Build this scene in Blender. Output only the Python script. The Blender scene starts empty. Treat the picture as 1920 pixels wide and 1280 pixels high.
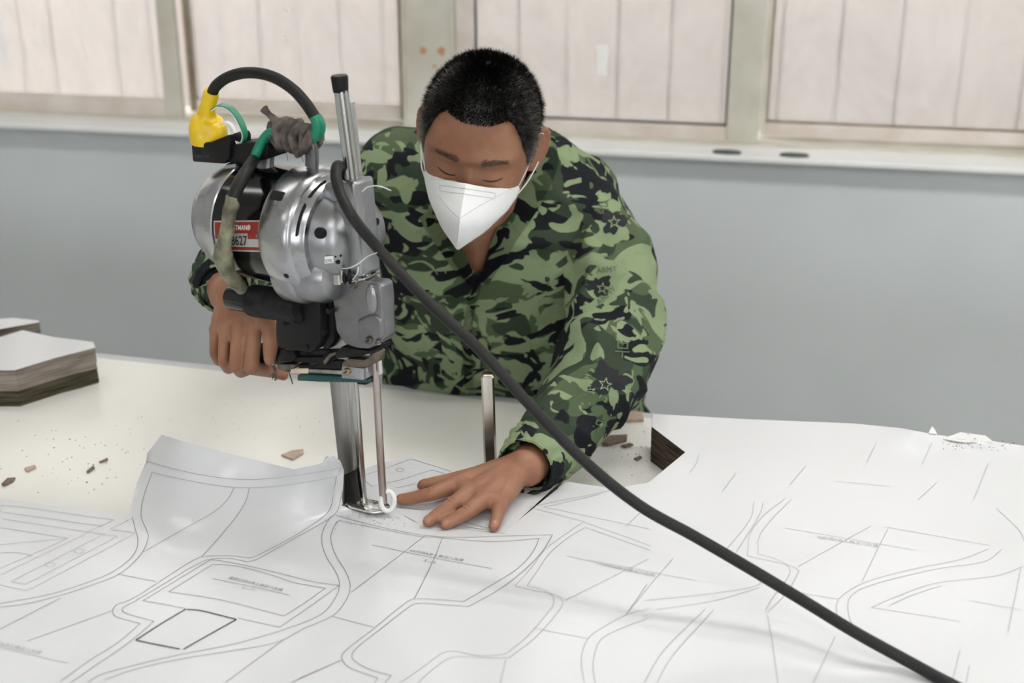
import bpy, bmesh, math, random
import numpy as np
from mathutils import Vector, Matrix, noise
from mathutils.geometry import delaunay_2d_cdt
from mathutils.bvhtree import BVHTree

random.seed(7)
scene = bpy.context.scene
COL = scene.collection

# ------------------------------------------------------------------ camera
FPX, PSI, PITCH = 2600.0, math.radians(10.5), math.radians(22.0)
CAM = Vector((0, 0, 1.715))
cam_data = bpy.data.cameras.new('camera')
cam_data.sensor_width = 36.0
cam_data.lens = FPX / 1920 * 36.0
cam_data.clip_start = 0.05
cam_data.dof.use_dof = True
cam_data.dof.focus_distance = 1.74
cam_data.dof.aperture_fstop = 4.0
cam = bpy.data.objects.new('camera', cam_data)
COL.objects.link(cam)
cam.location = CAM
cam.rotation_euler = (math.pi / 2 - PITCH, 0, PSI)
scene.camera = cam

# ------------------------------------------------------------------ exposure, sky
vs = scene.view_settings
vs.view_transform = 'Standard'
vs.look = 'None'
vs.gamma = 1.0
vs.exposure = 0.25
vs.use_curve_mapping = False
world = bpy.data.worlds.new('overcast_sky')
scene.world = world
world.use_nodes = True
wbg = world.node_tree.nodes['Background']
wbg.inputs[0].default_value = (0.985, 0.985, 1.0, 1)
wbg.inputs[1].default_value = 6.3
LAMP_W = 10.0            # base power of one added tube lamp

# ------------------------------------------------------------------ camera rays -> points in the room
R_ = Vector((math.cos(PSI), math.sin(PSI), 0))
G_ = Vector((-math.sin(PSI), math.cos(PSI), 0))
FW = G_ * math.cos(PITCH) + Vector((0, 0, -math.sin(PITCH)))
UP = R_.cross(FW)
Z_ = Vector((0, 0, 1))
def ray(x, y): return FW * FPX + R_ * (x - 960) + UP * (640 - y)
def on_z(x, y, z):
    d = ray(x, y); return CAM + d * ((z - CAM.z) / d.z)
def on_y(x, y, Y):
    d = ray(x, y); return CAM + d * (Y / d.y)
def at(x, y, h):
    d = ray(x, y); return CAM + d * (h / d.dot(G_))
def proj(p):
    v = p - CAM; d = v.dot(FW)
    return Vector((960 + FPX * v.dot(R_) / d, 640 - FPX * v.dot(UP) / d))

# ------------------------------------------------------------------ object helpers
def tag(o, label=None, cat=None, group=None, kind=None):
    if label: o['label'] = label
    if cat: o['category'] = cat
    if group: o['group'] = group
    if kind: o['kind'] = kind
    return o
def empty(name, loc=(0, 0, 0)):
    o = bpy.data.objects.new(name, None)
    o.empty_display_size = 0.05
    o.location = loc
    COL.objects.link(o)
    return o
def link(name, me, mat=None, parent=None, smooth=None):
    o = bpy.data.objects.new(name, me)
    COL.objects.link(o)
    if mat is not None:
        for m in (mat if isinstance(mat, (list, tuple)) else [mat]): me.materials.append(m)
    if parent is not None:
        o.parent = parent
        o.matrix_parent_inverse = parent.matrix_basis.inverted() if parent.parent is None else (parent.parent.matrix_basis @ parent.matrix_parent_inverse @ parent.matrix_basis).inverted()
    if smooth is not None: shade(me, smooth)
    return o
def shade(me, ang=40):
    n = len(me.polygons)
    me.polygons.foreach_set('use_smooth', [True] * n)
    if ang < 180:
        try: me.set_sharp_from_angle(angle=math.radians(ang))
        except Exception: pass
    me.update()
def bm_obj(name, bm, mat=None, parent=None, smooth=None):
    me = bpy.data.meshes.new(name)
    bmesh.ops.recalc_face_normals(bm, faces=bm.faces[:])
    bm.to_mesh(me); bm.free()
    return link(name, me, mat, parent, smooth)
def py_mesh(name, verts, faces):
    me = bpy.data.meshes.new(name)
    me.from_pydata([tuple(v) for v in verts], [], [tuple(f) for f in faces])
    me.update()
    return me
def box_bm(x0, x1, y0, y1, z0, z1, bevel=0.0, seg=2, bm=None):
    b = bmesh.new()
    vs_ = [b.verts.new((x, y, z)) for z in (z0, z1) for y in (y0, y1) for x in (x0, x1)]
    for f in ((0, 2, 3, 1), (4, 5, 7, 6), (0, 1, 5, 4), (2, 6, 7, 3), (0, 4, 6, 2), (1, 3, 7, 5)):
        b.faces.new([vs_[i] for i in f])
    if bevel: bmesh.ops.bevel(b, geom=b.edges[:], offset=bevel, segments=seg, affect='EDGES', profile=0.5)
    if bm is None: return b
    return merge(bm, b)
def merge(dst, src, M=None):
    src.verts.index_update()
    mp = [dst.verts.new(M @ v.co if M else v.co) for v in src.verts]
    for f in src.faces:
        try: dst.faces.new([mp[v.index] for v in f.verts])
        except ValueError: pass
    src.free()
    return dst
def frame_for(t, ref=Vector((0, 0, 1))):
    t = t.normalized()
    if abs(t.dot(ref)) > 0.95: ref = Vector((1, 0, 0))
    a = ref.cross(t).normalized()
    return a, t.cross(a)
def catmull(pts, n=6, closed=False):
    P = [Vector(p) for p in pts]
    if len(P) < 3: return P
    out = []
    m = len(P)
    rng = range(m if closed else m - 1)
    for i in rng:
        p0 = P[(i - 1) % m] if closed or i > 0 else P[0] * 2 - P[1]
        p1, p2 = P[i], P[(i + 1) % m]
        p3 = P[(i + 2) % m] if closed or i + 2 < m else P[-1] * 2 - P[-2]
        for k in range(n):
            t = k / n
            out.append(0.5 * ((2 * p1) + (p2 - p0) * t + (2 * p0 - 5 * p1 + 4 * p2 - p3) * t * t + (3 * p1 - p0 - 3 * p2 + p3) * t ** 3))
    if not closed: out.append(P[-1])
    return out
def tube_bm(pts, rad, seg=12, bm=None, caps=True, flat=None):
    """tube along pts; rad number or list; flat=(ka,kb) squashes the cross-section"""
    bm = bm or bmesh.new()
    n = len(pts)
    rr = rad if isinstance(rad, (list, tuple)) else [rad] * n
    a0 = None; rings = []
    for i, p in enumerate(pts):
        t = (pts[min(i + 1, n - 1)] - pts[max(i - 1, 0)])
        if t.length < 1e-9: t = Vector((0, 0, 1))
        t.normalize()
        if a0 is None: a, b = frame_for(t)
        else:
            a = (a0 - t * a0.dot(t)).normalized(); b = t.cross(a)
        a0 = a
        ka, kb = flat or (1, 1)
        rings.append([bm.verts.new(p + (a * math.cos(q) * ka + b * math.sin(q) * kb) * rr[i]) for q in [2 * math.pi * k / seg for k in range(seg)]])
    for i in range(n - 1):
        for k in range(seg):
            bm.faces.new((rings[i][k], rings[i][(k + 1) % seg], rings[i + 1][(k + 1) % seg], rings[i + 1][k]))
    if caps:
        bm.faces.new(rings[0][::-1]); bm.faces.new(rings[-1])
    return bm
def prism_bm(poly, axis, bm=None, bevel=0, seg=2):
    """poly: list of Vectors (a closed flat outline); extruded by the vector axis"""
    b = bmesh.new()
    lo = [b.verts.new(p) for p in poly]
    hi = [b.verts.new(p + axis) for p in poly]
    n = len(poly)
    b.faces.new(lo[::-1]); b.faces.new(hi)
    for i in range(n): b.faces.new((lo[i], lo[(i + 1) % n], hi[(i + 1) % n], hi[i]))
    bmesh.ops.recalc_face_normals(b, faces=b.faces[:])
    if bevel: bmesh.ops.bevel(b, geom=b.edges[:], offset=bevel, segments=seg, affect='EDGES', profile=0.5, clamp_overlap=True)
    if bm is None: return b
    return merge(bm, b)
def lathe_bm(prof, origin, axis, seg=48, bm=None, a0=0, a1=2 * math.pi, caps=True):
    """prof: (distance along axis, radius)"""
    bm = bm or bmesh.new()
    axis = axis.normalized(); a, b = frame_for(axis)
    full = abs(a1 - a0 - 2 * math.pi) < 1e-6
    m = seg if full else seg + 1
    rings = [[bm.verts.new(origin + axis * s + (a * math.cos(q) + b * math.sin(q)) * rr) for q in [a0 + (a1 - a0) * k / seg for k in range(m)]] for s, rr in prof]
    for i in range(len(prof) - 1):
        for k in range(m if full else m - 1):
            bm.faces.new((rings[i][k], rings[i][(k + 1) % m], rings[i + 1][(k + 1) % m], rings[i + 1][k]))
    if caps and full:
        bm.faces.new(rings[0][::-1]); bm.faces.new(rings[-1])
    return bm
def uv_ball(c, r, seg=12, rings=8, bm=None, sc=(1, 1, 1), axes=None):
    bm = bm or bmesh.new()
    ax = axes or (Vector((1, 0, 0)), Vector((0, 1, 0)), Vector((0, 0, 1)))
    def P(th, ph): return c + (ax[0] * (math.sin(th) * math.cos(ph) * sc[0]) + ax[1] * (math.sin(th) * math.sin(ph) * sc[1]) + ax[2] * (math.cos(th) * sc[2])) * r
    top = bm.verts.new(P(0, 0)); bot = bm.verts.new(P(math.pi, 0))
    R = [[bm.verts.new(P(math.pi * i / rings, 2 * math.pi * k / seg)) for k in range(seg)] for i in range(1, rings)]
    for k in range(seg):
        bm.faces.new((top, R[0][k], R[0][(k + 1) % seg])); bm.faces.new((bot, R[-1][(k + 1) % seg], R[-1][k]))
        for i in range(len(R) - 1): bm.faces.new((R[i][k], R[i + 1][k], R[i + 1][(k + 1) % seg], R[i][(k + 1) % seg]))
    return bm

# ------------------------------------------------------------------ materials
MATS = {}
def rgb(r, g=None, b=None):
    """sRGB 0..255 -> linear"""
    if g is None: r, g, b = r
    f = lambda c: (c / 255 / 12.92) if c / 255 <= 0.04045 else ((c / 255 + 0.055) / 1.055) ** 2.4
    return (f(r), f(g), f(b), 1)
def mat(name, col, rough=0.6, metal=0.0, var=0.0, vscale=40.0, bump=0.0, bscale=200.0, col2=None, spec=0.5, stretch=None, coat=0.0, sheen=0.0, sss=0.0, rvar=0.0):
    if name in MATS: return MATS[name]
    m = bpy.data.materials.new(name); m.use_nodes = True
    nt = m.node_tree; N = nt.nodes; L = nt.links
    bs = N['Principled BSDF']
    bs.inputs['Base Color'].default_value = col
    bs.inputs['Roughness'].default_value = rough
    bs.inputs['Metallic'].default_value = metal
    bs.inputs['Specular IOR Level'].default_value = spec
    bs.inputs['Coat Weight'].default_value = coat
    bs.inputs['Sheen Weight'].default_value = sheen
    if sss:
        bs.inputs['Subsurface Weight'].default_value = sss
        bs.inputs['Subsurface Radius'].default_value = (0.012, 0.005, 0.003)
        bs.inputs['Subsurface Scale'].default_value = 1.0
    tc = N.new('ShaderNodeTexCoord'); mp = N.new('ShaderNodeMapping')
    L.new(tc.outputs['Object'], mp.inputs[0])
    if stretch: mp.inputs['Scale'].default_value = stretch
    if var or col2:
        nz = N.new('ShaderNodeTexNoise'); nz.inputs['Scale'].default_value = vscale; nz.inputs['Detail'].default_value = 5
        L.new(mp.outputs[0], nz.inputs[0])
        rp = N.new('ShaderNodeValToRGB')
        c2 = col2 or tuple([c * (1 - var) for c in col[:3]] + [1])
        c1 = col if col2 else tuple([min(1, c * (1 + var)) for c in col[:3]] + [1])
        rp.color_ramp.elements[0].position = 0.35; rp.color_ramp.elements[0].color = c2
        rp.color_ramp.elements[1].position = 0.65; rp.color_ramp.elements[1].color = c1
        L.new(nz.outputs[0], rp.inputs[0]); L.new(rp.outputs[0], bs.inputs['Base Color'])
        if rvar:
            mr = N.new('ShaderNodeMapRange'); mr.inputs[3].default_value = rough + rvar; mr.inputs[4].default_value = max(0.02, rough - rvar)
            L.new(nz.outputs[0], mr.inputs[0]); L.new(mr.outputs[0], bs.inputs['Roughness'])
    if bump:
        nb = N.new('ShaderNodeTexNoise'); nb.inputs['Scale'].default_value = bscale; nb.inputs['Detail'].default_value = 4
        L.new(mp.outputs[0], nb.inputs[0])
        bp = N.new('ShaderNodeBump'); bp.inputs['Strength'].default_value = bump; bp.inputs['Distance'].default_value = 0.002
        L.new(nb.outputs[0], bp.inputs['Height']); L.new(bp.outputs[0], bs.inputs['Normal'])
    MATS[name] = m
    return m

M_wall = mat('wall_paint', rgb(212, 217, 219), 0.75, var=0.03, vscale=3, bump=0.05, bscale=60)
M_white_wall = mat('white_plaster', rgb(225, 225, 220), 0.8, var=0.03, vscale=2)
M_floor = mat('concrete', rgb(140, 140, 136), 0.6, var=0.12, vscale=4)
M_alu = mat('aged_frame', rgb(216, 214, 203), 0.45, var=0.06, vscale=9, col2=rgb(200, 195, 181))
M_alu_w = mat('frame_white', rgb(226, 219, 213), 0.45, var=0.05, vscale=12, col2=rgb(212, 199, 189))
M_alu_d = mat('frame_dirty', rgb(150, 138, 118), 0.6, var=0.15, vscale=14, col2=rgb(120, 104, 86))
M_gasket = mat('gasket', rgb(70, 70, 72), 0.7)
M_sill = mat('sill_board', rgb(240, 241, 241), 0.4, var=0.03, vscale=6)
M_board = mat('fence_board', rgb(240, 229, 222), 0.8, var=0.07, vscale=5, stretch=(1, 1, 0.3), col2=rgb(226, 215, 210))
M_rust = mat('rust_mark', rgb(196, 150, 112), 0.8)
M_tabletop = mat('table_laminate', rgb(238, 237, 231), 0.26, var=0.02, vscale=3, bump=0.02, bscale=150)
M_tabedge = mat('table_edge', rgb(196, 198, 202), 0.45)
M_steel_leg = mat('painted_steel', rgb(120, 124, 128), 0.5)

# ------------------------------------------------------------------ the room
def solid(name, boxes, m, kind='structure', parent=None, bevel=0):
    bm = bmesh.new()
    for b in boxes: box_bm(*b, bevel=bevel, bm=bm)
    o = bm_obj(name, bm, m, parent)
    if kind and parent is None: o['kind'] = kind
    return o
XL, XR, YB, YW, ZC = -3.7, 3.7, -3.6, 3.12, 3.1
solid('floor', [(XL, XR, YB, YW + .3, -.1, 0)], M_floor)
solid('ceiling', [(XL, XR, YB, YW + .3, ZC, ZC + .1)], M_white_wall)
solid('wall_left', [(XL - .1, XL, YB, YW + .3, 0, ZC)], M_white_wall)
solid('wall_right', [(XR, XR + .1, YB, YW + .3, 0, ZC)], M_white_wall)
FO = [(-2.6, -1.0), (1.0, 2.6)]; FZ = (.95, 2.25)  # openings added in the unseen wall to let in more light
solid('wall_front', [(XL, XR, YB - .1, YB, 0, FZ[0]), (XL, XR, YB - .1, YB, FZ[1], ZC)] + [(a, b, YB - .1, YB, FZ[0], FZ[1]) for a, b in ((XL, -2.6), (-1.0, 1.0), (2.6, XR))], M_wall)
WZ0, WZ1 = 0.936, 2.45
OPEN = [(-3.35, -2.12), (-2.01, -0.845), (-0.733, 0.648), (0.76, 2.0), (2.12, 3.35)]
solid('wall_back', [(XL, XR, YW, YW + .22, 0, WZ0 - .012), (XL, XR, YW, YW + .22, WZ1, ZC),
                    (XL, OPEN[0][0], YW, YW + .22, WZ0 - .012, WZ1), (OPEN[-1][1], XR, YW, YW + .22, WZ0 - .012, WZ1)], M_wall)
trim_n = 0
for i in range(4):
    trim_n += 1
    x0, x1 = OPEN[i][1], OPEN[i + 1][0]
    o = solid('trim_%d' % trim_n, [(x0, x1, YW + .055, YW + .20, WZ0, WZ1)], M_alu)
    if i == 1:
        for (px, py, rr) in ((793, 95, .0085), (828, 96, .0095), (815, 124, .004)):
            p = on_y(px, py, YW + .055)
            bmk = bmesh.new()
            ring = [bmk.verts.new((p.x + rr * math.cos(q) * (1 + .25 * math.sin(3 * q + px)), YW + .0545, p.z + rr * math.sin(q) * 1.1)) for q in [k * math.pi / 7 for k in range(14)]]
            bmk.faces.new(ring)
            bm_obj('rust_mark', bmk, M_rust, o)
sill = solid('trim_%d' % (trim_n + 1), [(XL, XR, YW - .045, YW + .2, WZ0 - .013, WZ0)], M_sill, bevel=.003)
M_slot = mat('drain_slot', rgb(72, 84, 78), 0.5)
for (px, py) in ((1363, 280), (1490, 284)):
    p = on_y(px, py, YW - .03)
    bmk = bmesh.new()
    lathe_bm([(0, .024), (.004, .024), (.006, .021)], Vector((0, 0, 0)), Vector((0, 0, 1)), 24, bmk)
    for v in bmk.verts: v.co = Vector((v.co.x * 1.35, v.co.y * .55, v.co.z)) + Vector((p.x, YW - .02, WZ0))
    bm_obj('drain_plug', bmk, M_slot, sill)

def glass_mat():
    m = bpy.data.materials.new('dusty_glass'); m.use_nodes = True
    nt = m.node_tree; N = nt.nodes; L = nt.links; N.clear()
    out = N.new('ShaderNodeOutputMaterial')
    tr = N.new('ShaderNodeBsdfTransparent'); tr.inputs[0].default_value = (.94, .95, .95, 1)
    df = N.new('ShaderNodeBsdfTranslucent'); df.inputs[0].default_value = (.95, .94, .93, 1)
    gl = N.new('ShaderNodeBsdfGlossy'); gl.inputs['Roughness'].default_value = .12; gl.inputs[0].default_value = (1, 1, 1, 1)
    nz = N.new('ShaderNodeTexNoise'); nz.inputs['Scale'].default_value = 3.2; nz.inputs['Detail'].default_value = 6; nz.inputs['Distortion'].default_value = .6
    tc = N.new('ShaderNodeTexCoord'); mp = N.new('ShaderNodeMapping'); mp.inputs['Scale'].default_value = (1.3, 1, .7)
    L.new(tc.outputs['Object'], mp.inputs[0]); L.new(mp.outputs[0], nz.inputs[0])
    mr = N.new('ShaderNodeMapRange'); mr.inputs[1].default_value = .3; mr.inputs[2].default_value = .75; mr.inputs[3].default_value = .28; mr.inputs[4].default_value = .62
    L.new(nz.outputs[0], mr.inputs[0])
    m1 = N.new('ShaderNodeMixShader'); L.new(mr.outputs[0], m1.inputs[0]); L.new(tr.outputs[0], m1.inputs[1]); L.new(df.outputs[0], m1.inputs[2])
    fr = N.new('ShaderNodeFresnel'); fr.inputs[0].default_value = 1.3
    m2 = N.new('ShaderNodeMixShader'); L.new(fr.outputs[0], m2.inputs[0]); L.new(m1.outputs[0], m2.inputs[1]); L.new(gl.outputs[0], m2.inputs[2])
    L.new(m2.outputs[0], out.inputs[0])
    return m
M_glass = glass_mat()
def sash(win, x0, x1, yc, rail, m_in, front):
    """one sliding sash: two stiles, two rails, gasket, pane"""
    z0, z1 = WZ0 + (.004 if front else .012), WZ1 - .01
    sl, sr = rail[0], rail[1]
    bm = bmesh.new(); box_bm(x0, x0 + sl, yc - .012, yc + .012, z0, z1, .002, 1, bm); bm_obj('stile', bm, m_in[0], win)
    bm = bmesh.new(); box_bm(x1 - sr, x1, yc - .012, yc + .012, z0, z1, .002, 1, bm); bm_obj('stile', bm, m_in[1], win)
    bm = bmesh.new(); box_bm(x0 + sl, x1 - sr, yc - .011, yc + .011, z0, z0 + rail[2], .002, 1, bm); bm_obj('bottom_rail', bm, M_alu_w, win)
    bm = bmesh.new(); box_bm(x0 + sl, x1 - sr, yc - .011, yc + .011, z1 - .05, z1, .002, 1, bm); bm_obj('top_rail', bm, M_alu_w, win)
    g0, g1, gz0, gz1 = x0 + sl, x1 - sr, z0 + rail[2], z1 - .05
    bm = bmesh.new()
    t = .0045
    for b in ((g0, g0 + t, gz0, gz1), (g1 - t, g1, gz0, gz1), (g0, g1, gz0, gz0 + t), (g0, g1, gz1 - t, gz1)):
        box_bm(b[0], b[1], yc - .004, yc + .004, b[2], b[3], bm=bm)
    bm_obj('gasket', bm, rail[3], win)
    bm = bmesh.new(); box_bm(g0, g1, yc - .0025, yc + .0025, gz0, gz1, bm=bm); bm_obj('pane', bm, M_glass, win)
YI, YO = YW + .085, YW + .125
for i, (x0, x1) in enumerate(OPEN):
    w = empty('window_%d' % (i + 1), (0.5 * (x0 + x1), YW + .1, WZ0)); w['kind'] = 'structure'
    bm = bmesh.new()
    for b in ((x0, x1, WZ0, WZ0 + .006), (x0, x1, WZ1 - .008, WZ1), (x0, x0 + .006, WZ0, WZ1), (x1 - .006, x1, WZ0, WZ1)):
        box_bm(b[0], b[1], YW + .05, YW + .19, b[2], b[3], bm=bm)
    bm_obj('track_frame', bm, M_alu, w)
    if i == 1:
        sash(w, -2.0, -1.424, YI, (.045, .042, .040, M_alu_w), (M_alu, M_alu), True)
        sash(w, -1.418, -.85, YO, (.016, .024, .030, M_alu_w), (M_alu_d, M_alu_d), False)
    elif i == 2:
        sash(w, -.727, -.014, YI, (.045, .074, .034, M_gasket), (M_alu_w, M_alu), True)
        sash(w, -.012, .64, YO, (.012, .045, .030, M_alu_d), (M_alu, M_alu), False)
    else:
        xm = .5 * (x0 + x1)
        sash(w, x0 + .007, xm + .02, YI, (.045, .045, .038, M_gasket), (M_alu, M_alu), True)
        sash(w, xm - .02, x1 - .007, YO, (.045, .045, .03, M_gasket), (M_alu, M_alu), False)
    if i == 2:   # small white patches on the panes
        p = on_y(1130, 112, YI - .004)
        bm = bmesh.new(); box_bm(p.x - .012, p.x + .010, YI - .0035, YI - .0028, p.z - .036, p.z + .034, bm=bm)
        for v in bm.verts:
            if v.co.z > p.z: v.co.x += .004 if v.co.x > p.x else -.003
        bm_obj('pane_patch', bm, mat('patch_white', rgb(250, 250, 248), .6), w)
    if i == 1:
        for (px, py, rr) in ((537, 20, .007), (536, 70, .0045)):
            p = on_y(px, py, YO)
            bm = bmesh.new(); lathe_bm([(0, rr), (.0006, rr)], Vector((p.x, YO - .0034, p.z)), Vector((0, -1, 0)), 14, bm)
            bm_obj('pane_patch', bm, mat('patch_white', rgb(250, 250, 248), .6), w)

M_clear = bpy.data.materials.new('clear_glass'); M_clear.use_nodes = True
_nt = M_clear.node_tree; _nt.nodes.clear(); _o = _nt.nodes.new('ShaderNodeOutputMaterial'); _t = _nt.nodes.new('ShaderNodeBsdfTransparent'); _g = _nt.nodes.new('ShaderNodeBsdfGlossy'); _g.inputs['Roughness'].default_value = .02
_m = _nt.nodes.new('ShaderNodeMixShader'); _m.inputs[0].default_value = .06; _t.inputs[0].default_value = (.96, .97, .97, 1)
_nt.links.new(_t.outputs[0], _m.inputs[1]); _nt.links.new(_g.outputs[0], _m.inputs[2]); _nt.links.new(_m.outputs[0], _o.inputs[0])
for i, (x0, x1) in enumerate(FO):     # unseen windows behind the camera, added to light the room
    w = empty('window_%d' % (i + 6), (.5 * (x0 + x1), YB - .05, FZ[0])); w['kind'] = 'structure'
    bm = bmesh.new(); xm = .5 * (x0 + x1)
    for b in ((x0, x1, FZ[0], FZ[0] + .05), (x0, x1, FZ[1] - .05, FZ[1]), (x0, x0 + .05, FZ[0], FZ[1]), (x1 - .05, x1, FZ[0], FZ[1]), (xm - .03, xm + .03, FZ[0], FZ[1])):
        box_bm(b[0], b[1], YB - .08, YB - .03, b[2], b[3], bm=bm)
    bm_obj('frame', bm, M_alu, w)
    for a, b in ((x0 + .05, xm - .03), (xm + .03, x1 - .05)):
        bm = bmesh.new(); box_bm(a, b, YB - .058, YB - .052, FZ[0] + .05, FZ[1] - .05, bm=bm); bm_obj('pane', bm, M_clear, w)

# ------------------------------------------------------------------ outside: clad wall of pale boards, ground
fa = at(1680, 150, 3.7); fb = at(160, 150, 4.3)
fa.z = fb.z = 0; fdir = (fb - fa); fdir.normalize(); fn = Vector((fdir.y, -fdir.x, 0))
if fn.dot(CAM - fa) < 0: fn = -fn
fence = empty('boarded_wall', fa); tag(fence, 'pale wall of upright boards standing outside the windows', 'wall')
bw = .157
bmb = box_bm(0, bw - .009, -.012, .012, 0, 2.5, .003, 1)
me_board = bpy.data.meshes.new('board'); bmesh.ops.recalc_face_normals(bmb, faces=bmb.faces[:]); bmb.to_mesh(me_board); bmb.free(); me_board.materials.append(M_board)
ang = math.atan2(fdir.y, fdir.x)
bpos = -9 * bw
for k in range(-9, 36):
    o = bpy.data.objects.new('board', me_board); COL.objects.link(o); o.parent = fence
    wk = bw * max(.62, 1 - .017 * max(0, k)); o.location = fdir * bpos + fn * (.004 * ((k * 7) % 3 - 1)); o.rotation_euler = (0, 0, ang); o.scale = (wk / bw, 1, 1); bpos += wk
bm = box_bm(-9 * bw, 30 * bw, -.05, -.03, 0, 2.5)
o = bm_obj('backing', bm, mat('fence_backing', rgb(150, 138, 130), .9)); o.parent = fence; o.rotation_euler = (0, 0, ang)
o.location = -fn * .03
solid('ground', [(-9, 7, YW + .3, 12, -.12, -.02)], mat('outside_ground', rgb(196, 194, 188), .9, var=.05, vscale=3))
bs_ = on_y(3, 62, YW + .5)
pts = [bs_ + Vector((.006 * math.sin(k * 1.3), .01 * math.sin(k), .055 - k * .0125)) for k in range(12)]
o = bm_obj('plastic_strip', tube_bm(catmull(pts, 3), .006, 8, flat=(1, .3)), mat('blue_plastic', rgb(120, 178, 214), .4))
tag(o, 'light blue plastic strip hanging outside the leftmost pane', 'strip')

# ------------------------------------------------------------------ unseen ceiling tube lamps, added to light the room
M_tube = bpy.data.materials.new('lamp_tube'); M_tube.use_nodes = True
_b = M_tube.node_tree.nodes['Principled BSDF']; _b.inputs['Emission Color'].default_value = (1, .98, .95, 1); _b.inputs['Emission Strength'].default_value = 3
M_lampbody = mat('lamp_body', rgb(235, 235, 235), .4)
LAMP_TXT = ['left one of the row nearest the board wall windows', 'middle one of the row above the cutting table', 'right one of the row nearest the board wall windows', 'left one of the middle row', 'centre one of the middle row above the camera', 'right one of the middle row', 'left one of the rear row by the added windows', 'right one of the rear row by the added windows']
LAMP_POS = [(-1.9, 1.9), (0.0, 1.75), (1.9, 1.9), (-1.9, -.2), (0.1, -.2), (1.9, -.2), (-1.2, -2.2), (1.2, -2.2)]
for k, (x, y) in enumerate(LAMP_POS):
    t = empty('added_lamp', (x, y, 2.62)); tag(t, 'added white ceiling tube lamp, out of view, %s' % LAMP_TXT[k], 'lamp', 'added tube lamps')
    bm = bmesh.new(); box_bm(x - .62, x + .62, y - .05, y + .05, 2.66, 2.70, .004, 1, bm); bm_obj('housing', bm, M_lampbody, t)
    for s in (-.5, .5):
        bm_obj('hanger', tube_bm([Vector((x + s, y, 2.70)), Vector((x + s, y, ZC))], .004, 8), M_lampbody, t)
    bm_obj('tube', tube_bm([Vector((x - .59, y, 2.64)), Vector((x + .59, y, 2.64))], .013, 12), M_tube, t)
    ld = bpy.data.lights.new('added_light', 'AREA'); ld.shape = 'RECTANGLE'; ld.size = 1.2; ld.size_y = .16; ld.energy = LAMP_W * (1.0 + .33 * x); ld.color = (1, .985, .96)  # added lamps get stronger towards the right to brighten that side
    lo = bpy.data.objects.new('added_light', ld); COL.objects.link(lo); lo.parent = t; lo.location = (0, 0, -.005)

# ------------------------------------------------------------------ cutting table
TZ, LH = 0.80, 0.055
SZ = TZ + LH
def edgeY(x): return 2.047 - (x + 1.111) * .075
tab = empty('cutting_table', (0, 1.1, 0)); tag(tab, 'long cream laminate cutting table in front of the man', 'table')
TX0, TX1, TY0 = -2.4, 2.2, 0.35
bm = prism_bm([Vector((TX0, TY0, TZ - .022)), Vector((TX1, TY0, TZ - .022)), Vector((TX1, edgeY(TX1) - .02, TZ - .022)), Vector((TX0, edgeY(TX0) - .02, TZ - .022))], Vector((0, 0, .022)))
bm_obj('top_board', bm, M_tabletop, tab)
bm = prism_bm([Vector((TX0, edgeY(TX0) - .02, TZ - .04)), Vector((TX1, edgeY(TX1) - .02, TZ - .04)), Vector((TX1, edgeY(TX1), TZ - .04)), Vector((TX0, edgeY(TX0), TZ - .04))], Vector((0, 0, .0399)), bevel=.002)
bm_obj('edge_band', bm, M_tabedge, tab)
bm = prism_bm([Vector((TX0, TY0 - .02, TZ - .04)), Vector((TX1, TY0 - .02, TZ - .04)), Vector((TX1, TY0, TZ - .04)), Vector((TX0, TY0, TZ - .04))], Vector((0, 0, .0399)), bevel=.002)
bm_obj('edge_band', bm, M_tabedge, tab)
for x in (TX0 + .1, -.1, TX1 - .1):
    for y in (TY0 + .08, edgeY(x) - .12):
        bm = bmesh.new(); box_bm(x - .025, x + .025, y - .025, y + .025, 0, TZ - .022, .003, 1, bm); bm_obj('leg', bm, M_steel_leg, tab)
    bm = bmesh.new(); box_bm(x - .02, x + .02, TY0 + .1, edgeY(x) - .14, TZ - .08, TZ - .04, .002, 1, bm); bm_obj('cross_bar', bm, M_steel_leg, tab)
# ------------------------------------------------------------------ fabric lay and marker paper
def inside(poly, x, y):
    c = False; n = len(poly)
    for i in range(n):
        x1, y1 = poly[i]; x2, y2 = poly[i - 1]
        if (y1 > y) != (y2 > y) and x < (x2 - x1) * (y - y1) / (y2 - y1) + x1: c = not c
    return c
def dens(poly, step=25, closed=True):
    out = []
    n = len(poly)
    for i in range(n if closed else n - 1):
        a, b = Vector(poly[i]), Vector(poly[(i + 1) % n])
        k = max(1, int((b - a).length / step))
        out += [tuple(a + (b - a) * j / k) for j in range(k)]
    return out
def sstep(t):
    t = max(0, min(1, t)); return t * t * (3 - 2 * t)
FLAP_H = .085
def interp(x, tb):
    if x <= tb[0][0]: return tb[0][1]
    for (a, b), (c, d) in zip(tb, tb[1:]):
        if x <= c: return b + (d - b) * (x - a) / (c - a)
    return tb[-1][1]
FLAP_BASE = [(150, 966), (245, 985), (300, 1030), (400, 1050), (520, 1030), (600, 990), (640, 962), (700, 950)]
FLAP_TOP = [(240, 880), (275, 850), (305, 812), (440, 850), (550, 878), (640, 860), (660, 870)]
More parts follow.
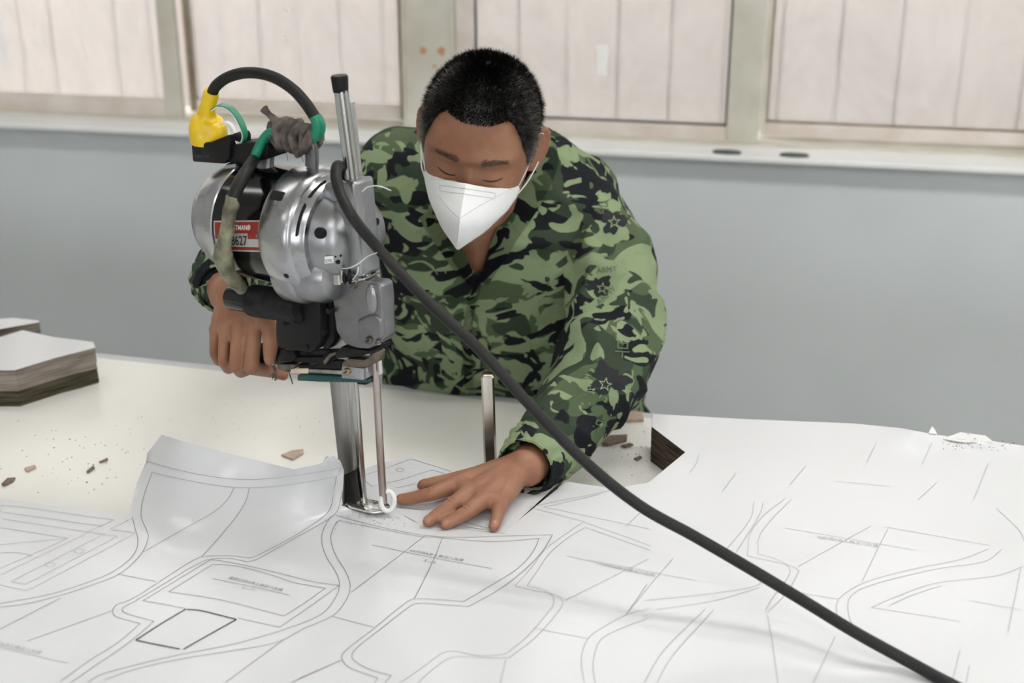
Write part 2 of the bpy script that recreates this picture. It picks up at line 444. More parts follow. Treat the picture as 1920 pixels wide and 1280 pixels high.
def paper_h(x, y):
    """height of the marker paper above the lay, for the photo point x,y"""
    h = 0.0
    if 236 <= x <= 660:
        yb = sum(interp(x + k * 14, FLAP_BASE) for k in range(-3, 4)) / 7
        t = max(0, (yb - y) / 205)
        h += FLAP_H * t ** 1.5 * (.7 + .3 * sstep((x - 240) / 110) + 1.7 * sstep((x - 490) / 150))
    # long soft waves of the loose sheet
    w = on_z(x, y, SZ)
    q = sstep((y - 960) / 120)
    h += q * .0022 * (1 + math.sin(w.x * 17 + w.y * 9 + 1.0)) + q * .0012 * (1 + math.sin(w.x * 31 - w.y * 14))
    # loose curling edge at the far right
    h += .010 * sstep((x - 1640) / 120) * sstep((850 - y) / 40) * (1 + .6 * math.sin(x * .045))
    return h
def sheet(name, poly, hf, off, thick, m, parent=None, step=22, z=SZ, fine=None):
    pts = [Vector(p) for p in dens(poly, step)]
    nb = len(pts)
    xs = [p.x for p in pts]; ys = [p.y for p in pts]
    gx, gy = step * 1.3, step * .8
    y = min(ys) + gy / 2; row = 0
    while y < max(ys):
        x = min(xs) + (gx / 2 if row % 2 else 0)
        while x < max(xs):
            if inside(poly, x, y) and min((x - p.x) ** 2 + (y - p.y) ** 2 for p in pts[:nb]) > (step * .45) ** 2:
                pts.append(Vector((x, y)))
            x += gx
        y += gy; row += 1
    if fine:
        bp = [p for p in pts[:nb] if fine[0] - 20 < p.x < fine[2] + 20 and fine[1] - 20 < p.y < fine[3] + 20]
        y = fine[1]
        while y < fine[3]:
            x = fine[0] + 3.3
            while x < fine[2]:
                if inside(poly, x, y) and (not bp or min((x - p.x) ** 2 + (y - p.y) ** 2 for p in bp) > 30): pts.append(Vector((x, y)))
                x += 11
            y += 7.7
    v, e, f, *_ = delaunay_2d_cdt(pts, [(i, (i + 1) % nb) for i in range(nb)], [], 0, 1e-6)
    F = []
    for t in f:
        cx = sum(v[i].x for i in t) / 3; cy = sum(v[i].y for i in t) / 3
        if inside(poly, cx, cy): F.append(t)
    V = [on_z(p.x, p.y, z + hf(p.x, p.y) + off) for p in v]
    bm = bmesh.new(); bv = [bm.verts.new(p) for p in V]
    for t in F:
        try: bm.faces.new([bv[i] for i in t])
        except ValueError: pass
    bmesh.ops.recalc_face_normals(bm, faces=bm.faces[:])
    if sum(fc.normal.z for fc in bm.faces) < 0: bmesh.ops.reverse_faces(bm, faces=bm.faces[:])
    r_ = bmesh.ops.extrude_face_region(bm, geom=bm.faces[:])
    for g_ in r_['geom']:
        if isinstance(g_, bmesh.types.BMVert): g_.co.z += thick
    return bm_obj(name, bm, m, parent, 50)
def slab(name, poly, z0, z1, m, parent=None, wob=0.0, layers=1, zref=None):
    """fabric plies: outline given on the plane zref, wall between z0 and z1 with slightly uneven edges"""
    P = [on_z(x, y, zref or z1) for x, y in dens(poly, 30)]
    n = len(P); bm = bmesh.new(); rings = []
    cen = sum(P, Vector()) / n
    for k in range(layers + 1):
        z = z0 + (z1 - z0) * k / layers
        ring = []
        for i, p in enumerate(P):
            t = (P[(i + 1) % n] - P[i - 1]); nn = Vector((t.y, -t.x, 0)).normalized()
            s = wob * noise.noise(Vector((p.x * 20, p.y * 20, z * 160 + k * 3.1)))
            ring.append(bm.verts.new(Vector((p.x, p.y, z)) + nn * s))
        rings.append(ring)
    for a, b in zip(rings, rings[1:]):
        for i in range(n): bm.faces.new((a[i], a[(i + 1) % n], b[(i + 1) % n], b[i]))
    bm.faces.new(rings[0][::-1]); bm.faces.new(rings[-1])
    return bm_obj(name, bm, m, parent, 35)
def ply_mat(name, c1, c2, freq=420):
    m = bpy.data.materials.new(name); m.use_nodes = True
    nt = m.node_tree; N = nt.nodes; L = nt.links; bs = N['Principled BSDF']; bs.inputs['Roughness'].default_value = .95
    bs.inputs['Specular IOR Level'].default_value = .1
    tc = N.new('ShaderNodeTexCoord'); mp = N.new('ShaderNodeMapping'); mp.inputs['Scale'].default_value = (18, 18, freq)
    nz = N.new('ShaderNodeTexNoise'); nz.inputs['Scale'].default_value = 1; nz.inputs['Detail'].default_value = 4
    L.new(tc.outputs['Object'], mp.inputs[0]); L.new(mp.outputs[0], nz.inputs[0])
    rp = N.new('ShaderNodeValToRGB'); rp.color_ramp.elements[0].position = .36; rp.color_ramp.elements[0].color = c2; rp.color_ramp.elements[1].position = .62; rp.color_ramp.elements[1].color = c1
    L.new(nz.outputs[0], rp.inputs[0]); L.new(rp.outputs[0], bs.inputs[0])
    bp = N.new('ShaderNodeBump'); bp.inputs['Strength'].default_value = .6; bp.inputs['Distance'].default_value = .002
    L.new(nz.outputs[0], bp.inputs['Height']); L.new(bp.outputs[0], bs.inputs['Normal'])
    return m
M_ply_dark = ply_mat('brown_plies', rgb(104, 92, 80), rgb(58, 50, 43))
M_ply_grey = ply_mat('taupe_plies', rgb(158, 148, 138), rgb(120, 110, 102))
M_ply_olive = ply_mat('olive_plies', rgb(92, 86, 70), rgb(54, 52, 42))
M_paper = mat('marker_paper', rgb(214, 215, 218), .24, var=.008, vscale=3, spec=.5)
M_ink = mat('plotter_ink', rgb(134, 134, 138), .6)
M_ink_f = mat('plotter_ink_faint', rgb(172, 173, 176), .6)
M_pen = mat('marker_pen', rgb(52, 50, 50), .6)

LAY_RIGHT = [(1062, 903), (1150, 916), (1216, 905), (1285, 848), (1222, 800), (1223, 776), (1400, 786), (1600, 794), (1690, 803), (1760, 816), (1840, 824), (1920, 836), (2250, 880)]
NEAR = [(2500, 1500), (2500, 1750), (-700, 1750), (-700, 1300)]
lay_poly = [(-420, 880), (0, 936), (120, 951), (244, 966), (440, 962), (640, 952), (738, 972), (840, 990), (945, 1001), (957, 988)] + LAY_RIGHT + NEAR
lay = slab('fabric_lay', lay_poly, TZ, SZ, M_ply_dark, wob=.0015, layers=9)
tag(lay, 'wide brown lay of stacked fabric plies beneath the big white marker paper', 'fabric lay')
pap_poly = [(-420, 880), (0, 935), (120, 950), (243, 966), (248, 940), (256, 908), (264, 888), (274, 866), (276, 850), (290, 832), (303, 815),
            (345, 828), (440, 853), (550, 880), (582, 874), (604, 868), (612, 858), (626, 855), (638, 864), (645, 882), (643, 915), (640, 948), (690, 966), (738, 972), (840, 990), (945, 1001), (957, 988)] + LAY_RIGHT + NEAR
paper = sheet('marker_paper', pap_poly, paper_h, .0012, .0004, M_paper, fine=(238, 812, 670, 1070))
tag(paper, 'large white marker paper with plotted pattern outlines covering the near table', 'paper')

# piece being cut, under the man's hand
b_poly = [(642, 949), (662, 940), (676, 925), (684, 880), (700, 872), (738, 863), (771, 851), (806, 867), (846, 883), (850, 893), (930, 896), (1046, 907), (945, 1000.5), (840, 990), (738, 972), (690, 966)]
def b_h(x, y): return -.004 * sstep((930 - y) / 50) * sstep((900 - x) / 60)
bl = slab('fabric_block', b_poly, TZ, SZ - .006, M_ply_dark, wob=.001, layers=9)
tag(bl, 'cut block of brown fabric plies under the hand that lies flat', 'fabric block')
bpap = sheet('paper_piece', b_poly, b_h, .0004, .0004, M_paper, step=14)
tag(bpap, 'loose grey white paper piece under the spread hand beside the blade', 'paper')

# ---- lines drawn on the paper
def ribbon(pts, w, hf, off, bm):
    W = [on_z(p.x, p.y, SZ + hf(p.x, p.y) + off) for p in pts]
    n = len(W); L_ = []
    for i, p in enumerate(W):
        t = (W[min(i + 1, n - 1)] - W[max(i - 1, 0)]); s = Vector((t.y, -t.x, 0))
        if s.length < 1e-9: s = Vector((1, 0, 0))
        s.normalize(); L_.append((bm.verts.new(p + s * w / 2), bm.verts.new(p - s * w / 2)))
    for a, b in zip(L_, L_[1:]): bm.faces.new((a[0], a[1], b[1], b[0]))
def draw(parent, name, m, lines, w, hf, off=.0024, smooth=True):
    bm = bmesh.new()
    for ln in lines:
        P = [Vector(p) for p in ln]
        if len(P) > 2 and smooth: P = catmull(P, 5)
        P = [Vector(q) for q in dens([tuple(p) for p in P], 10, False)] + [P[-1]]
        ribbon(P, w, hf, off, bm)
    o = bm_obj(name, bm, m, parent); o['kind'] = 'stuff'
    return o
SC = 2.909
def zl(s, ox=0, oy=840, k=SC):
    return [(ox + x / k, oy + y / k) for x, y in s]
A = lambda *s: zl(s)
B = lambda *s: zl(s, 560, 840)
C4 = lambda *s: zl(s, 1100, 720, 2.2854)
L_left = [
    A((800, 70), (1000, 125), (1200, 160), (1390, 170), (1600, 150), (1790, 122), (1862, 108)),
    A((830, 130), (1000, 170), (1200, 205), (1360, 215), (1520, 205), (1700, 180), (1835, 155)),
    A((830, 130), (790, 240), (770, 330), (775, 390), (805, 460), (805, 500), (780, 560), (730, 620), (640, 690), (500, 745), (350, 795), (150, 845), (0, 865)),
    A((722, 375), (735, 430), (752, 500), (740, 560), (690, 620), (590, 685), (450, 740), (250, 800), (0, 845)),
    A((1275, 215), (1240, 280), (1160, 350), (1000, 440), (780, 565)),
    A((1360, 215), (1340, 290), (1290, 370), (1200, 480), (1100, 590)),
    A((1835, 155), (1820, 240), (1800, 330), (1740, 390), (1600, 480), (1450, 560), (1365, 595), (1260, 585), (1110, 590), (1020, 630), (880, 720), (720, 820), (640, 850), (615, 885), (640, 920), (765, 955)),
    A((765, 955), (640, 1060), (480, 1160), (330, 1270)),
    A((1866, 230), (1845, 330), (1800, 380), (1680, 450), (1500, 550), (1370, 615), (1260, 600), (1140, 605), (1040, 650), (900, 735), (740, 830), (670, 870), (690, 900), (840, 942)),
    A((840, 942), (700, 1060), (540, 1170), (390, 1275)),
    A((1150, 605), (1300, 630), (1500, 675), (1700, 725), (1850, 747)), A((1850, 747), (1700, 855), (1525, 975)), A((1525, 975), (1300, 925)),
    A((1160, 632), (1280, 640), (1450, 680), (1600, 730), (1775, 762)), A((1775, 762), (1650, 850), (1550, 913)), A((1550, 913), (1380, 870), (1200, 825), (920, 780)), A((920, 780), (1160, 632)),
    A((780, 830), (900, 850), (1010, 872)), A((780, 830), (1150, 605)),
    A((1805, 370), (1765, 440), (1755, 510), (1780, 590), (1840, 690), (1850, 760), (1820, 830), (1750, 905), (1600, 970), (1300, 1060), (1000, 1120), (800, 1165), (560, 1230), (480, 1275)),
    A((1845, 395), (1815, 440), (1805, 500), (1830, 580), (1890, 680), (1910, 760), (1880, 840), (1810, 915), (1660, 980), (1500, 1060), (1250, 1105), (1000, 1145), (750, 1200), (570, 1260)),
    A((640, 685), (850, 725)), A((610, 885), (150, 1050)), A((330, 815), (0, 985)), A((1550, 1040), (1230, 1275)), A((1860, 1155), (1590, 1275)),
    A((1160, 710), (1370, 752), (1580, 800)),
    B((205, 365), (330, 400), (500, 440), (700, 475), (880, 485), (1100, 478), (1385, 470)), B((1385, 470), (1330, 560), (1240, 655), (1100, 765), (925, 862)),
    B((925, 862), (800, 852), (650, 845), (580, 880), (440, 990), (330, 1075), (290, 1130), (320, 1170), (400, 1210), (505, 1238)), B((505, 1238), (470, 1278)),
    B((215, 392), (400, 430), (650, 478), (780, 487), (980, 505), (1130, 505), (1312, 490)), B((1312, 490), (1280, 560), (1200, 650), (1060, 740), (900, 835)),
    B((900, 835), (780, 825), (630, 822), (560, 860), (400, 990), (270, 1090), (235, 1140), (270, 1190), (340, 1220), (430, 1250)), B((430, 1250), (415, 1280)),
    B((690, 475), (490, 630), (285, 785)), B((785, 487), (730, 620), (630, 822)), B((400, 525), (700, 590), (1055, 655)), B((180, 915), (410, 975)), B((230, 1155), (0, 1255)),
]
L_faint = [
    A((0, 345), (45, 312), (620, 390)), A((620, 390), (490, 450)), A((0, 345), (560, 425)), A((20, 385), (640, 480)), A((640, 480), (140, 740)), A((140, 740), (60, 725)),
    A((740, 462), (150, 775)), A((150, 775), (0, 745)), A((600, 440), (740, 462)), A((600, 440), (715, 385)), A((0, 430), (370, 490)), A((370, 490), (0, 655)), A((0, 525), (370, 490)),
    A((570, 465), (60, 725)), A((490, 455), (0, 690)), A((0, 570), (100, 568), (180, 588)), A((0, 1085), (370, 1170)),
    [(148.5 + 9 * math.cos(q), 1032.5 + 4.2 * math.sin(q)) for q in [k * .449 for k in range(15)]], [(94 + 9 * math.cos(q), 1058 + 4.2 * math.sin(q)) for q in [k * .449 for k in range(15)]],
    B((1555, 400), (1480, 450), (1350, 545), (1270, 650), (1180, 750)), B((1180, 750), (1260, 770), (1400, 800), (1440, 840), (1400, 910), (1290, 1030), (1150, 1140)), B((1150, 1140), (980, 1140), (830, 1140), (700, 1230), (650, 1280)),
    B((1565, 430), (1480, 480), (1370, 570), (1300, 670), (1245, 750)), B((1245, 750), (1320, 765), (1380, 800), (1390, 850), (1330, 930), (1240, 1030), (1130, 1120)), B((1130, 1120), (980, 1130), (810, 1105), (680, 1190), (550, 1280)),
    B((1555, 400), (1920, 530)), B((1565, 430), (1920, 555)), B((1260, 320), (1500, 270), (1700, 230)), B((1340, 320), (1640, 250)), B((1260, 320), (1560, 400)), B((1340, 320), (1920, 440)),
    B((1280, 980), (1580, 1035)), B((1910, 600), (1450, 830)), B((1900, 740), (1790, 900)), B((1130, 1150), (1100, 1280)),
    B((1920, 870), (1790, 905), (1650, 980), (1580, 1035), (1545, 1120), (1545, 1200), (1560, 1280)), B((1920, 920), (1760, 980), (1650, 1040), (1615, 1120), (1605, 1200), (1620, 1280)), B((1460, 585), (1920, 690)),
    C4((690, 735), (700, 640), (760, 560), (850, 490)), C4((735, 725), (740, 650), (800, 570), (880, 490)), C4((715, 505), (700, 580), (600, 705)), C4((755, 505), (740, 560), (640, 720)),
    C4((690, 735), (850, 770), (900, 790), (905, 810), (850, 900), (770, 980)), C4((735, 725), (830, 755), (870, 790), (860, 830), (800, 910), (765, 970)),
    C4((1220, 605), (905, 780)), C4((1290, 620), (1240, 720), (1180, 845)), C4((850, 615), (1410, 710)),
    C4((1720, 705), (1600, 750), (1400, 790), (1200, 845), (1100, 900), (1070, 950), (1085, 1030)), C4((1780, 705), (1700, 760), (1500, 790), (1250, 850), (1150, 890), (1120, 940), (1130, 1010), (1160, 1060)),
    C4((1870, 780), (1750, 820), (1500, 850), (1350, 900), (1220, 955)), C4((1520, 862), (1400, 900), (1300, 945)), C4((1220, 955), (1600, 1015)), C4((1860, 790), (1805, 1065)), C4((775, 990), (795, 1100), (820, 1280)), C4((1065, 1080), (970, 1280)),
    C4((165, 990), (280, 850), (370, 745)), C4((250, 925), (500, 900), (700, 870), (770, 835)), C4((300, 965), (550, 925), (740, 870)), C4((245, 1280), (330, 1140), (510, 960)), C4((300, 1280), (370, 1160), (545, 965)),
    C4((240, 540), (165, 610)), C4((1240, 250), (1200, 335)), C4((940, 350), (870, 430)), C4((640, 380), (580, 460)), C4((1070, 415), (1300, 437)), C4((1720, 340), (1660, 490)), C4((1480, 250), (1435, 345)), C4((1500, 420), (1420, 495)),
    C4((1755, 530), (1850, 620), (1874, 670)), C4((1600, 1140), (1570, 1260)), C4((1640, 1205), (1625, 1280)), C4((1640, 925), (1860, 965)), C4((1280, 610), (1730, 690)), C4((480, 300), (470, 340), (440, 380)), C4((0, 750), (470, 840)), C4((870, 885), (1080, 920)),
]
draw(paper, 'pattern_lines', M_ink, L_left, .00072, paper_h)
draw(paper, 'pattern_lines', M_ink_f, L_faint, .00065, paper_h)
draw(paper, 'pen_square', M_pen, [A((740, 1045), (880, 955), (1015, 875)), A((1020, 878), (1100, 885), (1290, 932)), A((1290, 932), (1150, 1010), (1000, 1095)), A((740, 1045), (860, 1070), (980, 1093))], .0016, paper_h)
D4 = lambda *s: zl(s, 560, 680, 3.84)
draw(bpap, 'pattern_lines', M_ink, [D4((440, 820), (620, 760), (810, 690)), D4((810, 690), (1095, 780)), D4((520, 890), (740, 840), (960, 770)), D4((960, 770), (1060, 800)), D4((440, 820), (530, 890)), D4((700, 900), (840, 870)),
                                   [(560 + (730 + 26 * math.cos(q)) / 3.84, 680 + (770 + 14 * math.sin(q)) / 3.84) for q in [k * .449 for k in range(15)]],
                                   D4((720, 1040), (900, 1060)), D4((760, 1100), (880, 1165)), D4((1200, 1180), (1340, 1200)), D4((1180, 1140), (1360, 1190))], .0008, b_h, .0012)

# ---- plotted captions (seen from behind, so mirrored)
def flat_text(body, parent, m, origin, xdir, ydir, size, name='caption', fit=None):
    cu = bpy.data.curves.new(name, 'FONT'); cu.body = body; cu.size = size; cu.align_x = 'LEFT'; cu.fill_mode = 'FRONT'; cu.resolution_u = 3
    tmp = bpy.data.objects.new('tmp', cu); COL.objects.link(tmp)
    dg = bpy.context.evaluated_depsgraph_get()
    me = bpy.data.meshes.new_from_object(tmp.evaluated_get(dg))
    bpy.data.objects.remove(tmp); bpy.data.curves.remove(cu)
    if fit:
        w_ = max(v.co.x for v in me.vertices); xdir = xdir * (fit / w_)
    for v in me.vertices: v.co = origin + xdir * v.co.x + ydir * v.co.y
    return link(name, me, m, parent)
def caption(p0, p1, body, m, flip=True):
    a, b = on_z(*p0, SZ + .006), on_z(*p1, SZ + .006)
    a.z += 0; L_ = (b - a).length
    x = (b - a).normalized(); y = Vector((-x.y, x.x, 0))
    size = L_ / (len(body) * .98)
    # mirrored: letters run from the right end to the left one
    o = flat_text(body, paper, m, b, -x, y, size * 1.15, fit=L_)
    for v in o.data.vertices:
        q = proj(v.co); v.co = on_z(q.x, q.y, SZ + paper_h(q.x, q.y) + .0024)
caption((428, 1084), (528, 1108), '款式八五棉上衣A码口袋盖', M_ink)
caption((766, 1033), (868, 1052), '款式八五棉上衣A码片EX', M_ink)
caption((1531, 1008), (1647, 1025), '款式八五棉上衣A码前片', M_ink_f)
caption((1120, 1058), (1227, 1080), '款式八五棉上衣A码后片', M_ink_f)
caption((-30, 1203), (74, 1226), '款式八五棉上衣A码袖片', M_ink_f)
caption((452, 1102), (476, 1107), 'C-2', M_ink_f)
caption((794, 1051), (816, 1056), 'C-2', M_ink)

# ------------------------------------------------------------------ bundles of cut pieces, far left
def bundle(poly, z1, split, label, seedling):
    t = empty('fabric_bundle', on_z(*poly[0], TZ)); t.location.z = TZ
    tag(t, label, 'fabric bundle', 'bundles of cut fabric')
    zs = TZ + (z1 - TZ) * split
    slab('lower_plies', poly, TZ, zs, M_ply_olive, t, .002, 5, zref=z1)
    slab('upper_plies', poly, zs, z1, M_ply_grey, t, .002, 5, zref=z1)
    pp = [(x, y) for x, y in poly]
    def bh(x, y): return .002 * (1 + math.sin(x * .04 + seedling))
    sheet('top_paper', pp, bh, .001, .0004, M_paper, t, 16, z=z1)
BZ = TZ + .062
bundle([(-190, 700), (-100, 640), (0, 632), (42, 619), (100, 632), (175, 641), (178, 652), (104, 671), (28, 694), (0, 694)], BZ, .42, 'low block of cut taupe and olive fabric topped with white paper, in full view', 1)
bundle([(-190, 625), (-90, 596), (0, 598), (24, 596), (73, 601), (74, 604), (28, 612), (0, 617), (-60, 622)], BZ, .4, 'cut fabric block half hidden behind the nearer fabric block at the left edge', 2.5)
# ------------------------------------------------------------------ scraps and lint on the table
def scrap(poly, z, m, label, thick=.0025, grp='fabric scraps on the table'):
    P = [on_z(x, y, z) for x, y in poly]
    for i, p in enumerate(P): p.z = z + .0006 + .0012 * abs(math.sin(i * 2.1))
    bm = prism_bm(P, Vector((0, 0, thick)), bevel=.0004, seg=1)
    o = bm_obj('fabric_scrap', bm, m); tag(o, label, 'scrap', grp)
M_scr_b = mat('scrap_tan', rgb(196, 172, 156), .9, var=.1, vscale=120)
M_scr_d = mat('scrap_brown', rgb(128, 112, 98), .9, var=.2, vscale=150)
scrap([(527, 855), (548, 848), (569, 846), (570, 851), (549, 864)], TZ, M_scr_b, 'tan fabric scrap on bare table left of the blade')
scrap([(3, 910), (14, 900), (30, 899), (24, 905), (8, 913)], TZ, M_scr_d, 'brown rolled scrap lying near the left edge of the table')
scrap([(46, 880), (66, 875), (68, 879), (52, 886)], TZ, M_scr_b, 'small beige scrap right of the brown rolled scrap')
scrap([(186, 868), (202, 862), (203, 865), (188, 869)], TZ, M_scr_d, 'thin grey scrap near the lifted paper corner')
scrap([(162, 886), (176, 876), (178, 880), (165, 888)], TZ, M_scr_d, 'dark thread scrap left of the lifted paper')
scrap([(1128, 837), (1142, 824), (1176, 822), (1175, 829), (1140, 838)], TZ, M_scr_d, 'long brown offcut beside the man\'s forearm', .006)
scrap([(1150, 790), (1172, 775), (1205, 779), (1207, 791), (1165, 793)], TZ, M_scr_b, 'tan offcut between the man and the notch in the lay', .005)
scrap([(1188, 862), (1200, 858), (1204, 861), (1194, 865)], TZ, M_scr_d, 'tiny black scrap below the notch in the lay')
scrap([(1163, 838), (1180, 834), (1188, 837), (1172, 841)], TZ, M_scr_d, 'small dark scrap right of the long brown offcut')
scrap([(606, 868), (612, 860), (617, 861), (615, 869)], SZ + .07, M_scr_d, 'dark tuft caught behind the raised paper beside the blade', .002)
M_film = mat('paper_scrap', rgb(226, 226, 224), .6)
for poly, lab in (([(1741, 812), (1747, 803), (1753, 806), (1757, 814)], 'upright white paper curl on the far edge of the marker paper'), ([(1768, 823), (1800, 814), (1848, 817), (1862, 828), (1810, 830)], 'thin white paper offcut on the far right edge of the marker paper')):
    P = [on_z(x, y, SZ + paper_h(x, y) + .0025) for x, y in poly]
    P[1].z += .003
    o = bm_obj('paper_scrap', prism_bm(P, Vector((0, 0, .0005))), M_film); tag(o, lab, 'scrap', 'paper scraps')
bm = bmesh.new(); rs = random.Random(3)
def speck(x, y, s, z, h=0):
    p = on_z(x, y, z); q = rs.random() * 6.28
    vs_ = [bm.verts.new(p + Vector((math.cos(q + k * 1.57) * s * (1, .45)[k % 2], math.sin(q + k * 1.57) * s * (1, .45)[k % 2], h + .0004))) for k in range(4)]
    top = bm.verts.new(p + Vector((0, 0, h + .0012)))
    for k in range(4): bm.faces.new((vs_[k], vs_[(k + 1) % 4], top))
for k in range(70): speck(rs.gauss(170, 90), rs.uniform(780, 925), rs.uniform(.0006, .0022), TZ)
for k in range(26): speck(rs.uniform(380, 610), rs.uniform(730, 835), rs.uniform(.0005, .0014), TZ)
for k in range(26): speck(rs.uniform(1120, 1216), rs.uniform(800, 895), rs.uniform(.0006, .0022), TZ)
o = bm_obj('lint_specks', bm, M_scr_d); tag(o, 'dark lint specks scattered over the bare table', 'lint', kind='stuff')
bm = bmesh.new()
for k in range(90): speck(rs.gauss(700, 40), rs.gauss(975, 14) if rs.random() < .5 else rs.uniform(962, 990), rs.uniform(.0004, .0011), SZ, paper_h(700, 980) + .002)
for k in range(60): speck(rs.uniform(1765, 1900), rs.gauss(848, 8), rs.uniform(.0006, .002), SZ, .013)
for k in range(40):
    x, y = rs.uniform(300, 640), rs.uniform(900, 1010); speck(x, y, rs.uniform(.0003, .0008), SZ + paper_h(x, y), .002)
o = bm_obj('lint_specks', bm, M_scr_d); tag(o, 'grey fabric dust scattered on the white marker paper', 'lint', kind='stuff')
# ------------------------------------------------------------------ straight-knife cutting machine
LEAN, ALPHA = math.radians(2.5), math.radians(35)
Zm = Z_ * math.cos(LEAN) - R_ * math.sin(LEAN)
Rm = R_ * math.cos(LEAN) + Z_ * math.sin(LEAN)
U_ = Rm * math.cos(ALPHA) - G_ * math.sin(ALPHA)       # machine forward
N_ = -Rm * math.sin(ALPHA) - G_ * math.cos(ALPHA)      # side turned to the camera
MO = on_z(652, 940, SZ)
def L3(a, b, c): return MO + U_ * a + Zm * b + N_ * c
def MP(px, py, c=0.0):
    d = ray(px, py); q = MO + N_ * c
    return CAM + d * ((q - CAM).dot(N_) / d.dot(N_))
def loc(p):
    v = p - MO; return v.dot(U_), v.dot(Zm), v.dot(N_)
mach = empty('cutting_machine', (MO.x, MO.y, TZ))
tag(mach, 'upright electric straight knife cutting machine with polished motor and red nameplate', 'cutting machine')
def metal(name, c, rough, var=.12, vs=30, bump=.03, bs=300, stretch=None):
    return mat(name, c, rough, 1.0, var=var, vscale=vs, bump=bump, bscale=bs, stretch=stretch, rvar=.08)
M_alum = metal('polished_aluminium', rgb(172, 173, 176), .26)
M_alum2 = metal('cast_aluminium', rgb(150, 151, 154), .34)
M_alum3 = metal('dull_aluminium', rgb(128, 128, 131), .38)
M_chrome = metal('chrome_rod', rgb(188, 187, 185), .22, .05)
M_steel = metal('worn_steel', rgb(172, 171, 169), .34, .28, 60, .05, 200, (1, 1, .1))
M_dsteel = metal('dirty_steel', rgb(120, 112, 104), .45, .3, 90, .2, 250)
M_rustrod = mat('rusty_rod', rgb(190, 184, 180), .32, .95, var=.2, vscale=40, col2=rgb(146, 118, 104), stretch=(1, 1, .25))
M_black = mat('black_enamel', rgb(11, 11, 13), .13, 0, var=.1, vscale=30, spec=.4)
M_blackm = mat('black_plastic', rgb(15, 15, 17), .5, 0, var=.2, vscale=60, spec=.25)
M_dust = mat('dusty_black', rgb(42, 42, 44), .7, 0, vscale=90, col2=rgb(20, 20, 22), bump=.15, bscale=400, spec=.2)
M_rubber = mat('rubber_cable', rgb(24, 24, 26), .55, 0, var=.1, vscale=80, spec=.3)
M_cordg = mat('grey_cord', rgb(30, 30, 30), .5, 0, var=.08, vscale=60, spec=.3)
M_hgrey = mat('handle_grey', rgb(112, 112, 114), .35, .6, var=.1, vscale=40)
M_yellow = mat('yellow_tape', rgb(228, 190, 28), .32, 0, var=.06, vscale=50, bump=.5, bscale=90)
M_green = mat('green_tape', rgb(18, 128, 98), .32, 0, var=.1, vscale=60, bump=.3, bscale=120)
M_gbelt = mat('green_belt', rgb(22, 72, 70), .5, 0, var=.1)
M_white = mat('white_plastic', rgb(226, 226, 226), .45)
M_rag = mat('grey_rag', rgb(112, 102, 98), .95, 0, vscale=90, col2=rgb(70, 62, 58), bump=.6, bscale=260)
M_oldtape = mat('old_tape', rgb(146, 146, 120), .6, 0, vscale=45, col2=rgb(88, 86, 70), bump=.5, bscale=130)
M_cream = mat('bare_wood', rgb(214, 196, 174), .6, 0, var=.08)
M_red = mat('plate_red', rgb(132, 36, 26), .4, 0, var=.12, vscale=60)
M_plate = mat('plate_silver', rgb(178, 176, 172), .35, .2, var=.05, vscale=50)
M_ink_b = mat('black_print', rgb(18, 18, 18), .5)
M_ink_w = mat('white_print', rgb(235, 228, 222), .5)
M_hole = mat('dark_hole', rgb(8, 8, 8), .9)

def ext(name, poly, c0, c1, m, bevel=.002, seg=2, parent=None, smooth=40):
    P = [MP(x, y, c1) for x, y in poly]
    return bm_obj(name, prism_bm(P, N_ * (c0 - c1), bevel=bevel, seg=seg), m, parent or mach, smooth)
def mlathe(name, prof, o, m, seg=64, axis=None, parent=None, smooth=35, caps=True):
    return bm_obj(name, lathe_bm(prof, o, axis or U_, seg, caps=caps), m, parent or mach, smooth)
def mtube(name, pts, rad, m, n=6, seg=14, parent=None, flat=None):
    P = catmull([MP(*p) for p in pts], n)
    if isinstance(rad, (list, tuple)):
        k = len(P); rr = []
        for i in range(k):
            t = i / (k - 1) * (len(rad) - 1); j = min(int(t), len(rad) - 2); rr.append(rad[j] + (rad[j + 1] - rad[j]) * (t - j))
        rad = rr
    return bm_obj(name, tube_bm(P, rad, seg, flat=flat), m, parent or mach, 60)

# --- standard, knife, base, presser rod and foot
base = bmesh.new()
P = [L3(a, 0, c) for a, c in ((-.10, -.055), (.05, -.055), (.075, 0), (.05, .055), (-.10, .055))]
for p in P: p.z = TZ + .0005
bm_obj('base_plate', prism_bm(P, Vector((0, 0, .008)), bevel=.002), M_steel, mach, 40)
def down(poly, c):      # outline carried on down through the plies to the base
    a = [MP(x, y, c) for x, y in poly]
    return a
tl, tr = MP(617, 712, .007), MP(651, 712, .007)
bl_, br_ = MP(642, 946, .007), MP(669, 946, .007)
ex = (bl_ - tl).normalized(); ex2 = (br_ - tr).normalized()
k1 = (bl_.z - TZ - .008) / -ex.z; k2 = (br_.z - TZ - .008) / -ex2.z
bm_obj('standard', prism_bm([tl, tr, br_ + ex2 * k2, bl_ + ex * k1], -N_ * .014, bevel=.0012), M_steel, mach, 40)
tl, tr = MP(654, 712, .004), MP(664, 712, .004); bl_, br_ = MP(671, 944, .004), MP(681, 936, .004)
k1 = (bl_.z - TZ - .008) / -((bl_ - tl).normalized().z); k2 = (br_.z - TZ - .008) / -((br_ - tr).normalized().z)
bm_obj('knife_guard', prism_bm([tl, tr, br_ + (br_ - tr).normalized() * k2, bl_ + (bl_ - tl).normalized() * k1], -N_ * .008, bevel=.001), M_chrome, mach, 40)
ext('knife', [(648, 712), (656, 712), (673, 944), (666, 944)], .0, .0035, M_dsteel, .0004, 1)
